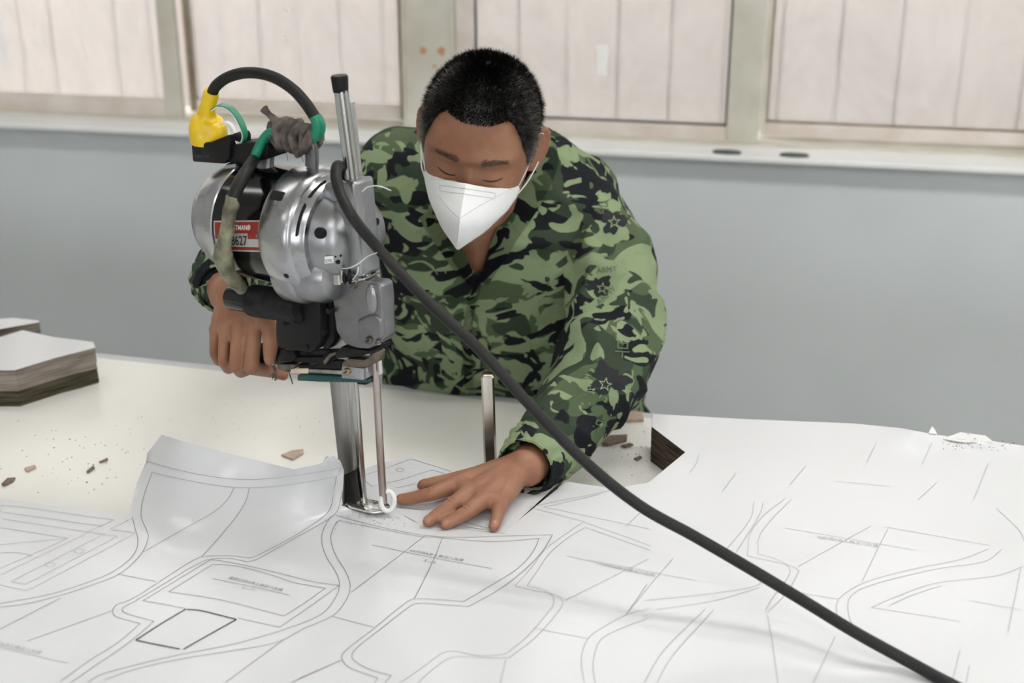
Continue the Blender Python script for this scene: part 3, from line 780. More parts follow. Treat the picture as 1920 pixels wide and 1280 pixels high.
ext('standard_patch', [(645, 890), (667, 880), (676, 938), (645, 950)], .0072, .0082, mat('patch_black', rgb(26, 25, 24), .4, 0, var=.3, vscale=200), .0003, 1)  # near-black patch low on the standard
mtube('presser_rod', [(699, 640, 0), (706, 720, 0), (712, 830, 0), (719, 942, 0)], .0048, M_rustrod, 4, 16)
bm = bmesh.new()
for k in range(70):
    t = k / 70; p = MP(705 + 3.2 * t, 640 + 60 * t, .002); q = p + U_ * .0045
    tube_bm([q - N_ * .003, q + N_ * .003], .0005, 5, bm)
bm_obj('rod_rack', bm, M_steel, mach)['kind'] = 'stuff'
P = [on_z(x, y, SZ + .005) for x, y in ((646, 949), (660, 938), (690, 938), (712, 943), (730, 948), (733, 955), (722, 962), (700, 964), (680, 960), (658, 954))]
foot = bm_obj('presser_foot', prism_bm(P, Vector((0, 0, .0035)), bevel=.0015), metal('bright_steel', rgb(225, 224, 222), .22, .1, 120, .5, 160), mach, 40)
cc = MP(727, 939, 0)
ring = [cc + (Rm * math.cos(q) * .0085 + UP * math.sin(q) * .0125) for q in [k * 2 * math.pi / 24 for k in range(25)]]
bm_obj('guard_ring', tube_bm(ring, .0032, 8), M_white, foot, 60)

# --- motor
KM = .97
A0 = MP(575, 429, 0)
def mk_(p): return [(a * KM, b * KM) for a, b in p]
motor = mlathe('motor_band', mk_([(-.093, .070), (-.092, .0738), (-.089, .0742), (0, .0742), (.002, .07)]), A0, M_black)
mlathe('end_bell', mk_([(-.158, .001), (-.157, .030), (-.153, .046), (-.142, .0585), (-.127, .0665), (-.1085, .0705), (-.1075, .0722), (-.094, .0752), (-.090, .0755), (-.0885, .0742)]), A0, M_alum)
mlathe('front_ring', mk_([(-.006, .0744), (-.005, .0785), (-.001, .0808), (.028, .0808), (.038, .0792), (.0415, .0765), (.043, .0735), (.055, .0685), (.0575, .066), (.058, .062)]), A0, M_alum)
mlathe('front_cover', mk_([(.045, .0600), (.0565, .0600), (.060, .0585), (.075, .055), (.088, .046), (.095, .03), (.096, .001)]), A0, M_alum2)
def ring_arc(name, s, Rr, t0, t1, ws, wr, m, n=14, parent=None):
    """curved strip lying on the motor surface between the angles t0..t1"""
    bm = bmesh.new(); rows = []
    for k in range(n + 1):
        th = math.radians(t0 + (t1 - t0) * k / n); d = N_ * math.cos(th) + Zm * math.sin(th)
        taper = 1 if 0 < k < n else .55
        rows.append([bm.verts.new(A0 + U_ * (s + e * ws / 2 * taper) * KM + d * (Rr + h) * KM) for e, h in ((-1, 0), (-1, wr), (1, wr), (1, 0))])
    for a, b in zip(rows, rows[1:]):
        for k in range(4): bm.faces.new((a[k], a[(k + 1) % 4], b[(k + 1) % 4], b[k]))
    bm.faces.new(rows[0][::-1]); bm.faces.new(rows[-1])
    return bm_obj(name, bm, m, parent or mach, 40)
for (t0, t1) in ((14, 47), (54, 82), (92, 112)):
    ring_arc('vent_slot', .0485, .0695, t0, t1, .0072, .0018, M_hole)
ring_arc('inspection_slot', .012, .0805, 42, 51, .020, .0007, M_hole)
mlathe('gear_bulge', mk_([(-.004, .036), (-.002, .0395), (.002, .0412), (.026, .0412), (.031, .0395), (.0325, .0375), (.058, .0345), (.072, .028), (.078, .016), (.079, .001)]), MP(551, 502, .026), M_alum2)
# crosshead casting in front of the motor
ext('crosshead_body', [(606, 345), (640, 338), (662, 341), (668, 380), (672, 430), (680, 518), (676, 528), (640, 536), (624, 548), (606, 520), (600, 430)], -.006, .022, M_alum2, .010, 4)
bm_obj('slide_guide', tube_bm([MP(662, 341, .012), MP(668, 400, .014), MP(677, 530, .014)], .0128, 24), M_alum2, mach, 60)
ext('slide_face', [(600, 430), (640, 345), (662, 341), (678, 525), (650, 520), (625, 470), (610, 470)], -.01, .028, M_alum2, .009, 4)
ext('spine_plate', [(670, 338), (680, 336), (689, 362), (695, 400), (697, 440), (695, 480), (690, 528), (680, 530)], -.024, -.012, M_alum, .003, 2)
bm = bmesh.new()
for k in range(44):
    t = k / 44; p = MP(684 + 9 * t, 445 + 78 * t, -.010); tube_bm([p - Rm * .0025, p + Rm * .0025], .00055, 5, bm)
bm_obj('rack_teeth', bm, M_steel, mach)['kind'] = 'stuff'
# fluted rod with cap, thin rod
def fluted(p0, p1, r, fl=16, depth=.0011):
    bm = bmesh.new(); t = (p1 - p0).normalized(); a, b = frame_for(t); R2 = []
    for p in (p0, p1):
        R2.append([bm.verts.new(p + (a * math.cos(q) + b * math.sin(q)) * (r - depth * (k % 4 == 0))) for k, q in enumerate([2 * math.pi * k / (fl * 4) for k in range(fl * 4)])])
    n = fl * 4
    for k in range(n): bm.faces.new((R2[0][k], R2[0][(k + 1) % n], R2[1][(k + 1) % n], R2[1][k]))
    bm.faces.new(R2[0][::-1]); bm.faces.new(R2[1])
    return bm
bm_obj('fluted_rod', fluted(MP(663, 350, .010), MP(638, 158, .010), .0082, 9, .0018), M_chrome, mach, 25)
pa, pb = MP(639, 172, .010), MP(636, 141, .010)
bm_obj('rod_cap', lathe_bm([(0, .0085), (.002, .0088), ((pb - pa).length - .002, .0099), ((pb - pa).length, .0088)], pa, pb - pa, 24), M_blackm, mach, 40)
bm_obj('thin_rod', fluted(MP(673, 345, -.012), MP(657, 190, -.012), .0052, 8, .0005), M_chrome, mach, 25)
# lower gear housing
gh = ext('lower_housing', [(621, 534), (640, 530), (680, 524), (690, 531), (706, 532), (713, 537), (716, 560), (718, 636), (713, 644), (690, 655), (668, 653), (646, 645), (630, 622), (624, 580)], .002, .026, M_alum3, .007, 4)
bmx = uv_ball(MP(697, 561, .0262), 1, 20, 14, sc=(.0085, .018, .0045), axes=(U_, Zm, N_)); bm_obj('pocket_boss', bmx, M_alum2, gh, 60)
ext('housing_ridge', [(668, 600), (688, 590), (704, 590), (715, 600), (716, 634), (690, 651), (672, 640)], .02, .0285, M_alum3, .004, 3, gh)
ext('housing_rim', [(619, 534), (641, 529), (684, 521), (684, 525), (641, 533.5), (620, 538)], .0, .0275, M_chrome, .0006, 1, gh)
def screw(px, py, c, r, m, parent=None, axis=None, h=.004, slot=True):
    ax = axis or (N_ * .8 + U_ * .6).normalized(); p = MP(px, py, c)
    o = bm_obj('screw', lathe_bm([(-.004, r), (h * .6, r), (h, r * .75), (h, .0005)], p, ax, 20), m, parent or mach, 40)
    if slot:
        a, b = frame_for(ax); d = (a * .8 + b * .6).normalized(); s = d.cross(ax)
        q = p + ax * h
        bm_obj('screw_slot', prism_bm([q - d * r * .8 - s * r * .14, q + d * r * .8 - s * r * .14, q + d * r * .8 + s * r * .14, q - d * r * .8 + s * r * .14], ax * .0003), M_hole, o)
    return o
bpy.context.view_layer.update()
def mach_bvh():
    V, F = [], []
    for o_ in COL.objects:
        if o_.type == 'MESH' and (o_.parent is mach or (o_.parent and o_.parent.parent is mach)):
            n0 = len(V); V += [v.co[:] for v in o_.data.vertices]; F += [[n0 + i for i in p.vertices] for p in o_.data.polygons]
    return BVHTree.FromPolygons(V, F)
MB = mach_bvh()
def surf(px, py):
    d = ray(px, py).normalized(); h = MB.ray_cast(CAM, d)
    if h[0] is None: return MP(px, py, .03), N_
    return h[0], (h[1] if h[1].dot(d) < 0 else -h[1]).normalized()
def sscrew(px, py, r, m, h=.004, slot=True, parent=None):
    p, n_ = surf(px, py)
    o = bm_obj('screw', lathe_bm([(-.003, r), (h * .6, r), (h, r * .75), (h, .0005)], p, n_, 20), m, parent or mach, 40)
    if slot:
        a, b = frame_for(n_); d = (a * .8 + b * .6).normalized(); s_ = d.cross(n_); q = p + n_ * h
        bm_obj('screw_slot', prism_bm([q - d * r * .8 - s_ * r * .14, q + d * r * .8 - s_ * r * .14, q + d * r * .8 + s_ * r * .14, q - d * r * .8 + s_ * r * .14], n_ * .0003), M_hole, o)
    return o
sscrew(602, 437, .0066, M_blackm, .007, False)
sscrew(664, 535, .0036, M_dsteel); sscrew(693, 637, .0046, M_dsteel); sscrew(710, 640, .0030, M_dsteel)
screw(700, 415, -.012, .0055, M_blackm, axis=U_, h=.006); sscrew(537, 517, .0034, M_hole, .0006, False)
for x_, y_, r_ in ((634, 491, .0028), (639, 479, .0016), (629, 481, .0012)): sscrew(x_, y_, r_, M_hole, .0005, False)
screw(712, 652, .0, .004, M_blackm); screw(690, 523, -.002, .005, M_blackm)
# oiler: chrome cup, two dark wicks
mtube('oil_cup', [(632, 512, .034), (633, 530, .034)], [.0065, .0072], M_chrome, 2, 18)
ext('oil_bracket', [(636, 506), (641, 505), (642, 531), (637, 531)], .030, .036, M_chrome, .0005, 1)
for x in (646, 655): bm_obj('oil_wick', uv_ball(MP(x, 522, .034), 1, 10, 8, sc=(.0028, .0075, .0028), axes=(U_, Zm, N_)), M_blackm, mach, 60)
# OIL plate
Pq = [surf(x, y)[0] + surf(x, y)[1] * .001 for x, y in ((609, 480), (625, 479), (626, 491), (609, 493))]
nq = surf(617, 486)[1]
pl = bm_obj('oil_plate', prism_bm(Pq, nq * .0005), M_white, mach)
o0 = Pq[3].lerp(Pq[0], .18).lerp(Pq[2], .06) + nq * .0008; xd = (Pq[2] - Pq[3]).normalized(); yd = (Pq[0] - Pq[3]).normalized()
flat_text('OIL', pl, M_ink_b, o0, xd, yd, (Pq[0] - Pq[3]).length * .62, 'lettering')
# --- switch box, handle cylinder, handle bar
sw = ext('switch_box', [(516, 556), (540, 548), (592, 547), (600, 560), (601, 640), (590, 656), (583, 661), (545, 657), (522, 651), (517, 640)], -.012, .030, M_blackm, .002, 2)
screw(536, 605, .031, .0030, M_dust, sw, N_); screw(574, 652, .031, .0032, M_hole, sw, N_, slot=False, h=.002); screw(580, 562, .031, .0022, M_dust, sw, N_)
a_, b_ = MP(434, 557, .028), MP(474, 563, .028)
bm_obj('handle_motor', lathe_bm([(0, .012), (.001, .0155), (.004, .0162), ((b_ - a_).length, .0165)], a_, b_ - a_, 32), M_black, mach, 40)
c_ = MP(566, 576, .028)
bm_obj('handle_sleeve', lathe_bm([(-.002, .017), (0, .0195), (.004, .0202), ((c_ - b_).length - .004, .0205), ((c_ - b_).length, .017)], b_, c_ - b_, 32), M_dust, mach, 40)
ring_pts = [b_ + (b_ - a_).normalized() * -.006]
bm_obj('sleeve_label', lathe_bm([(-.008, .0168), (-.001, .0169)], b_, b_ - a_, 12, a0=.2, a1=1.0, caps=False), mat('dull_label', rgb(150, 146, 138), .5), mach)
hbar = bm_obj('grip_bar', tube_bm([MP(412, 655, -.033), MP(470, 660, -.03), MP(540, 666, -.012)], .0135, 16), M_blackm, mach, 60)
ext('side_frame', [(600, 552), (622, 548), (626, 640), (616, 655), (604, 655)], -.02, .015, M_blackm, .003, 2)
screw(605, 621, .022, .0062, M_blackm, slot=False, h=.006, axis=N_); screw(621, 581, .026, .0045, M_blackm, slot=False, h=.006, axis=N_)
ext('inner_post', [(617, 600), (640, 610), (660, 650), (640, 720), (617, 720)], -.012, .004, M_steel, .001, 1)
# --- sharpener head under the housing
ext('sharpener_plate', [(628, 662), (640, 650), (690, 657), (712, 649), (711, 656), (692, 664), (655, 671), (630, 672)], .0, .022, M_blackm, .0015, 2)
ext('upper_link', [(552, 661), (600, 655), (650, 654), (650, 663), (584, 668), (552, 668)], .000, .006, M_dust, .001, 1)
ext('middle_link', [(545, 669), (602, 669), (616, 660), (640, 661), (640, 668), (622, 678), (605, 683), (545, 678)], .002, .010, M_blackm, .001, 1)
ext('crank_arm', [(603, 679), (618, 661), (628, 660), (630, 665), (620, 670), (609, 685)], .010, .015, M_dsteel, .001, 1)
ext('lower_bracket', [(560, 682), (585, 686), (608, 676), (640, 676), (640, 692), (560, 692)], -.004, .008, M_blackm, .001, 1)
ext('trip_block', [(524, 660), (534, 655), (552, 660), (556, 672), (545, 680), (519, 681), (518, 672)], -.01, .014, M_blackm, .003, 2)
ext('trip_lever', [(518, 682), (552, 683), (552, 690), (540, 699), (519, 694)], -.008, .01, M_dsteel, .002, 2)
ext('rod_cover', [(544, 691), (577, 691), (577, 701), (544, 700)], -.003, .010, M_cream, .001, 1)
ext('cross_shaft', [(578, 691), (641, 694), (641, 704), (578, 701)], -.004, .010, M_steel, .003, 2)
ext('abrasive_belt', [(557, 703), (600, 704), (642, 707), (690, 711), (691, 718), (640, 717), (600, 716), (557, 714)], -.004, .012, M_gbelt, .0015, 2)
ext('belt_pulley', [(667, 715), (692, 711), (693, 718), (685, 722), (670, 721)], -.006, .008, M_blackm, .0015, 2)
sb = ext('shoe_block', [(640, 686), (681, 690), (681, 713), (640, 709)], .0, .018, M_alum, .0012, 2)
ext('block_end', [(680, 690), (688, 688), (689, 709), (680, 713)], .001, .016, M_alum2, .001, 1)
ext('clamp_block', [(641, 679), (652, 672), (682, 675), (692, 670), (702, 660), (705, 664), (704, 681), (690, 687), (681, 690), (640, 687)], .001, .019, mat('greasy_steel', rgb(112, 102, 92), .4, .7, var=.25, vscale=60), .0015, 2)
screw(652, 695, .018, .0044, mat('brass', rgb(170, 150, 116), .35, .9), sb, N_)
rs2 = random.Random(5); bm = bmesh.new()
for k in range(9):
    x = 508 + rs2.random() * 8; y = 684 + rs2.random() * 6
    tube_bm(catmull([MP(x, y, .006), MP(x - 2 + rs2.random() * 8, y + 10, .008), MP(x - 4 + rs2.random() * 8, y + 18 + rs2.random() * 10, .008)], 3), .0006, 5, bm)
tube_bm(catmull([MP(540, 694, .008), MP(544, 704, .008), MP(549, 720, .008)], 3), .0008, 5, bm)
bm_obj('thread_tuft', bm, M_rag, mach)['kind'] = 'stuff'
# --- nameplate, curved on the band
def on_band(s, th, Rr):
    th = th + (s + .043) * 1.9
    return A0 + U_ * (s * KM) + (N_ * math.cos(th) + Zm * math.sin(th)) * (Rr * KM)
TH0, TH1, S0, S1 = math.radians(-11), math.radians(19), -.0845, -.0065
def band_patch(name, s0, s1, f0, f1, Rr, m, parent, n=10):
    bm = bmesh.new(); rows = [[bm.verts.new(on_band(s, TH0 + (TH1 - TH0) * (f0 + (f1 - f0) * k / n), Rr)) for s in (s0, s1)] for k in range(n + 1)]
    for a, b in zip(rows, rows[1:]): bm.faces.new((a[0], a[1], b[1], b[0]))
    r_ = bmesh.ops.extrude_face_region(bm, geom=bm.faces[:])
    for g_ in r_['geom']:
        if isinstance(g_, bmesh.types.BMVert):
            ax = (g_.co - A0); ax -= U_ * ax.dot(U_); g_.co += ax.normalized() * .0003
    return bm_obj(name, bm, m, parent, 40)
plate = band_patch('nameplate', S0, S1, 0, 1, .0744, M_plate, mach); plate['label'] = 'red and silver nameplate'
band_patch('red_field', S0 + .002, S1 - .0025, .60, .95, .0748, M_red, plate)
band_patch('red_field', S1 - .0195, S1 - .0025, .42, .61, .0748, M_red, plate)
band_patch('red_field', S0 + .002, S0 + .016, .42, .61, .0748, M_red, plate)
band_patch('red_stripe', S0 + .004, S1 - .002, .05, .155, .0748, M_red, plate)
def band_text(body, s0, width, f0, f1, m, squeeze=1.0):
    cu = bpy.data.curves.new('lettering', 'FONT'); cu.body = body; cu.size = 1; cu.resolution_u = 3; cu.offset = .012
    tmp = bpy.data.objects.new('tmp', cu); COL.objects.link(tmp); dg = bpy.context.evaluated_depsgraph_get()
    me = bpy.data.meshes.new_from_object(tmp.evaluated_get(dg)); bpy.data.objects.remove(tmp); bpy.data.curves.remove(cu)
    xs = [v.co.x for v in me.vertices]; x0, x1 = min(xs), max(xs); H = .72
    for v in me.vertices:
        v.co = on_band(s0 + (v.co.x - x0) / (x1 - x0) * width, TH0 + (TH1 - TH0) * (f0 + (f1 - f0) * v.co.y / H), .0753)
    link('lettering', me, m, plate)
band_text('EASTMAN®', -.0575, .036, .70, .86, M_ink_w)
band_text('8627', -.0555, .028, .225, .53, M_ink_b)
for s in (S0 + .003, S1 - .004):
    p = on_band(s, TH0 + (TH1 - TH0) * .5, .0746); bm_obj('rivet', uv_ball(p, .0024, 10, 6), M_dsteel, plate, 60)
# --- top handle, rag, plug, cords
HB = [(486, 352, .012), (496, 336, .010), (497, 312, .004), (500, 286, 0), (510, 268, 0), (528, 259, 0), (552, 257, 0), (572, 261, 0), (582, 272, 0), (585, 290, 0), (585, 312, 0)]
mtube('carry_handle', HB, [.0125, .0105, .0098, .0095, .009, .009, .0088, .0085, .0085], M_hgrey, 6, 14, flat=(.75, 1.15))
ext('handle_foot', [(470, 340), (500, 330), (505, 348), (478, 356)], -.005, .022, M_hgrey, .003, 2)
rag = bm_obj('rag_wrap', bmesh.new(), M_rag, mach)
bm = bmesh.new(); rs3 = random.Random(11)
for k in range(9):
    t = k / 8; x = 527 + 56 * t; y = 250 + 14 * t * t + 2
    c = MP(x, y, 0); ax = (MP(x + 10, y + 2 + 5 * t, 0) - c).normalized(); a, b = frame_for(ax)
    rr = .0145 + .0022 * math.sin(k * 2.3); ph = rs3.random() * 6
    pts_ = [c + ax * (.0025 * math.sin(q + ph) + .004 * math.sin(2 * q + k)) + (a * math.cos(q) + b * math.sin(q)) * rr * (1 + .07 * math.sin(3 * q + ph)) for q in [j * 2 * math.pi / 20 for j in range(21)]]
    tube_bm(pts_, .0052 + .0012 * rs3.random(), 8, bm, flat=(1, .75))
lathe_bm([(0, .008), (.003, .0145), (.034, .0145), (.040, .008)], MP(524, 251, 0), MP(585, 264, 0) - MP(524, 251, 0), 20, bm)
for v in bm.verts: v.co += Vector((noise.noise(v.co * 130), noise.noise(v.co * 130 + Vector((9, 0, 0))), noise.noise(v.co * 130 + Vector((0, 7, 0))))) * .0022
bm.to_mesh(rag.data); bm.free(); shade(rag.data, 60)
mtube('rag_tail', [(528, 240, .008), (517, 226, .008), (504, 214, .010), (496, 206, .010), (498, 199, .010)], [.0065, .0075, .0055, .007, .003], M_rag, 5, 10, flat=(1, .3), parent=rag)
mtube('rag_tail', [(526, 246, .010), (516, 240, .012), (514, 228, .012)], [.007, .008, .004], M_rag, 5, 10, flat=(1, .35), parent=rag)
bm = bmesh.new()
for k in range(7):
    x = 530 + rs3.random() * 55; tube_bm(catmull([MP(x, 266, .006), MP(x + 6 - rs3.random() * 4, 278, .008), MP(x + 4 + rs3.random() * 10, 290 + rs3.random() * 14, .008)], 4), .0003, 4, bm)
bm_obj('loose_threads', bm, M_rag, rag)['kind'] = 'stuff'
mtube('supply_cord', [(397.5, 176, .0), (405, 161, 0), (425, 146, 0), (455, 137, 0), (490, 138, 0), (522, 149, 0), (552, 170, 0), (575, 196, 0), (592, 222, 0)], .0068, M_rubber, 6, 16)
mtube('cord_tape', [(591, 218, 0), (597, 232, 0), (596, 246, 0), (588, 255, .002), (574, 260, .004)], [.0072, .0080, .0082, .0080, .007], M_green, 5, 14)
mtube('cord_tape', [(524, 246, .012), (506, 250, .014), (492, 264, .016), (482, 284, .02), (474, 303, .024)], [.006, .0064, .0056, .006, .0056], M_green, 5, 14)
mtube('motor_cord', [(476, 298, .024), (464, 318, .05), (450, 342, .068), (441, 362, .078), (436, 382, .084)], [.0068, .0075, .008, .0078, .008], M_cordg, 5, 14)
mt = mtube('taped_cord', [(436, 368, .082), (433, 390, .085), (429, 412, .086), (424, 440, .086), (418, 466, .086), (418, 486, .084), (425, 506, .076), (438, 526, .062), (452, 540, .046)], [.0085, .0095, .0085, .008, .0085, .0115, .011, .0095, .0085, .0085], M_oldtape, 6, 16)
for v in mt.data.vertices: v.co += Vector((noise.noise(v.co * 90), noise.noise(v.co * 90 + Vector((5, 0, 0))), noise.noise(v.co * 90 + Vector((0, 3, 0))))) * .0022
pg = mtube('plug', [(397, 172, 0), (393, 188, 0), (390, 204, 0), (388, 215, 0), (387, 223, 0), (388, 236, 0), (390, 250, 0), (391, 266, 0)], [.0084, .0090, .0108, .0125, .019, .0232, .0238, .0232], M_yellow, 5, 20)
for v in pg.data.vertices: v.co += Vector((noise.noise(v.co * 60), noise.noise(v.co * 60 + Vector((5, 0, 0))), noise.noise(v.co * 60 + Vector((0, 3, 0))))) * .0022
pg['label'] = 'yellow taped plug'
sk = ext('socket', [(357, 262), (390, 268), (424, 254), (430, 262), (430, 297), (420, 308), (360, 304)], -.018, .02, M_blackm, .003, 2)
screw(430, 268, .0, .004, M_blackm, sk, N_)
o0 = MP(366, 296, .0203); xd = (MP(376, 295.6, .0203) - o0).normalized(); yd = (MP(366, 286, .0203) - o0).normalized()
flat_text('FDBGC 20I', sk, mat('blue_print', rgb(44, 74, 96), .5), o0, xd, yd, .0052, 'lettering')
ext('socket_bracket', [(428, 273), (478, 266), (502, 270), (502, 298), (478, 304), (462, 309), (428, 306)], -.02, .015, M_blackm, .002, 2)
ext('bell_lug', [(420, 308), (442, 306), (440, 324), (419, 336)], -.012, .02, M_alum, .003, 2)
def strap(name, pts, w, m, parent=None):
    P = catmull([MP(*p) for p in pts], 6); bm = bmesh.new(); rows = []
    for i, p in enumerate(P):
        t = (P[min(i + 1, len(P) - 1)] - P[max(i - 1, 0)]).normalized(); s = (N_ * .93 + U_ * .36); s = (s - t * s.dot(t)).normalized(); nn = t.cross(s)
        rows.append([bm.verts.new(p + s * w / 2 * e + nn * h) for e, h in ((-1, -.0005), (1, -.0005), (1, .0005), (-1, .0005))])
    for a, b in zip(rows, rows[1:]):
        for k in range(4): bm.faces.new((a[k], a[(k + 1) % 4], b[(k + 1) % 4], b[k]))
    bm.faces.new(rows[0][::-1]); bm.faces.new(rows[-1])
    return bm_obj(name, bm, m, parent or mach, 60)
gs = strap('green_strip', [(400, 203, .004), (412, 197, .004), (428, 200, .004), (442, 212, .004), (454, 232, .004), (460, 252, .004), (457, 266, .004), (448, 270, .004)], .013, M_green)
strap('strip_backing', [(402, 204.5, .004), (412, 198.6, .004), (427, 201.6, .004), (440.5, 213, .004), (452, 233, .004), (458, 252, .004), (455, 265, .004), (447, 268, .004)], .013, M_white, gs)
strap('strip_tail', [(420, 228, .004), (432, 236, .004), (440, 252, .004), (449, 269, .004)], .013, M_white, gs)
for pts_ in ([(677, 366, .012), (681, 357, .014), (692, 350, .014), (712, 349, .014), (733, 357, .014)], [(638, 503, .036), (655, 502, .036), (672, 494, .034), (690, 480, .03), (706, 474, .03)]):
    mtube('cable_tie', pts_, [.0010, .0014, .0014, .0014, .0010], M_white, 6, 8, flat=(1, .5))
mtube('cable_tie', [(672, 500, .036), (670, 512, .036), (662, 524, .034)], .0006, M_white, 5, 6)

# --- long mains cord falling to the table
CP = [MP(655, 345, -.02), MP(643, 318, .012), MP(633, 311, .03), MP(630, 330, .042), MP(638, 362, .052), MP(662, 408, .060)]
CP += [at(706, 462, 1.50), at(800, 563, 1.47), at(900, 656, 1.44), at(1000, 766, 1.41), at(1100, 868, 1.375), at(1200, 948, 1.345), at(1300, 1004, 1.325), at(1400, 1062, 1.295), at(1500, 1122, 1.265), at(1600, 1183, 1.228)]
CP += [on_z(1700, 1238, SZ + .019), on_z(1790, 1286, SZ + .011), on_z(1930, 1350, SZ + .0095), on_z(2150, 1430, SZ + .0095), on_z(2450, 1520, SZ + .0095)]
o = bm_obj('mains_cord', tube_bm(catmull(CP, 8), .0064, 16), M_cordg, None, 60)
tag(o, 'long thick dark grey mains cord sweeping from the machine to the lower right corner', 'cord')
# --- polished steel post on the table behind the hand
pb_ = on_z(921, 905, TZ); tp = at(914, 699, pb_.dot(G_) + .004)
ax = (tp - pb_); hgt = ax.length; ax.normalize(); a, b = frame_for(ax, N_)
post = empty('steel_post', pb_); tag(post, 'upright square steel post standing on the table behind the flat hand', 'post')
bm = bmesh.new(); rr = .0088
def sq(z, r): return [bm.verts.new(pb_ + ax * z + (R_ * x + G_ * y) * r) for x, y in ((-1, -.72), (-.72, -1), (.72, -1), (1, -.72), (1, .72), (.72, 1), (-.72, 1), (-1, .72))]
rg = [sq(.006, rr), sq(hgt - .004, rr), sq(hgt, rr * .72)]
for p_, q_ in zip(rg, rg[1:]):
    for k in range(8): bm.faces.new((p_[k], p_[(k + 1) % 8], q_[(k + 1) % 8], q_[k]))
bm.faces.new(rg[0][::-1]); bm.faces.new(rg[-1])
bm_obj('bar', bm, mat('post_steel', rgb(196, 190, 182), .26, 1, vscale=30, col2=rgb(140, 128, 118), stretch=(1, 1, .15)), post, 35)
bm_obj('foot_plate', lathe_bm([(0, .026), (.006, .026), (.007, .025)], pb_ + Vector((0, 0, .0003)), Z_, 28), M_steel, post, 35)
# ------------------------------------------------------------------ the man behind the table
person = empty('person', on_z(955, 745, TZ) + G_ * .26); person.location.z = 0
tag(person, 'man in green camouflage jacket and white face mask bending over the table, guiding the machine', 'person')
M_skin = mat('skin', rgb(158, 115, 90), .46, 0, vscale=30, col2=rgb(144, 99, 77), sss=.12, bump=.08, bscale=500, spec=.35)
M_skin_h = M_skin
def camo():
    m = bpy.data.materials.new('camouflage_cloth'); m.use_nodes = True
    nt = m.node_tree; N = nt.nodes; L = nt.links; bs = N['Principled BSDF']; bs.inputs['Roughness'].default_value = .85; bs.inputs['Specular IOR Level'].default_value = .2
    tc = N.new('ShaderNodeTexCoord')
    def layer(off, scale, dist, lo, detail=1.6, st=(1, 1, 1)):
        mp = N.new('ShaderNodeMapping'); mp.inputs['Location'].default_value = off; mp.inputs['Scale'].default_value = st; mp.inputs['Rotation'].default_value = (.3, .2, .5)
        nz = N.new('ShaderNodeTexNoise'); nz.inputs['Scale'].default_value = scale; nz.inputs['Detail'].default_value = detail; nz.inputs['Distortion'].default_value = dist; nz.inputs['Roughness'].default_value = .45
        rp = N.new('ShaderNodeValToRGB'); rp.color_ramp.interpolation = 'LINEAR'
        rp.color_ramp.elements[0].position = lo - .004; rp.color_ramp.elements[0].color = (0, 0, 0, 1)
        rp.color_ramp.elements[1].position = lo + .004; rp.color_ramp.elements[1].color = (1, 1, 1, 1)
        L.new(tc.outputs['Object'], mp.inputs[0]); L.new(mp.outputs[0], nz.inputs[0]); L.new(nz.outputs[0], rp.inputs[0])
        return rp.outputs[0]
    col = None
    def over(prev, mask, c):
        mx = N.new('ShaderNodeMix'); mx.data_type = 'RGBA'
        L.new(mask, mx.inputs[0])
        if isinstance(prev, tuple): mx.inputs[6].default_value = prev
        else: L.new(prev, mx.inputs[6])
        mx.inputs[7].default_value = c
        return mx.outputs[2]
    c = over(rgb(130, 146, 112), layer((3, 1, 0), 8, 1.5, .53, st=(1, 1, 1.4)), rgb(78, 93, 68))
    c = over(c, layer((0, 5, 2), 9, 1.9, .53, st=(1, 1, 1.4)), rgb(52, 64, 50))
    c = over(c, layer((7, 2, 9), 9, 2.4, .53, st=(1, 1, 1.5)), rgb(23, 25, 30))
    c = over(c, layer((1, 8, 4), 14, 2.6, .60), rgb(126, 141, 108))
    L.new(c, bs.inputs['Base Color'])
    wv = N.new('ShaderNodeTexNoise'); wv.inputs['Scale'].default_value = 700
    bp = N.new('ShaderNodeBump'); bp.inputs['Strength'].default_value = .12; bp.inputs['Distance'].default_value = .001
    L.new(tc.outputs['Object'], wv.inputs[0]); L.new(wv.outputs[0], bp.inputs['Height']); L.new(bp.outputs[0], bs.inputs['Normal'])
    return m
M_camo = camo()
M_shirt = mat('grey_shirt', rgb(150, 152, 158), .9)
M_trouser = mat('black_trousers', rgb(26, 27, 30), .9)
M_shoe = mat('shoe_black', rgb(30, 30, 30), .5)
M_mask = mat('mask_fabric', rgb(240, 241, 243), .8, 0, var=.01, vscale=200, bump=.1, bscale=900)
M_maskseam = mat('mask_seam', rgb(205, 206, 208), .8)
M_hair = mat('black_hair', rgb(20, 18, 18), .38, 0, var=.3, vscale=200, spec=.5)
M_hairg = mat('grey_hair', rgb(98, 94, 92), .6)
M_brow = mat('brow_hair', rgb(84, 64, 52), .7)
M_nail = mat('fingernail', rgb(160, 115, 96), .3, 0, spec=.5)

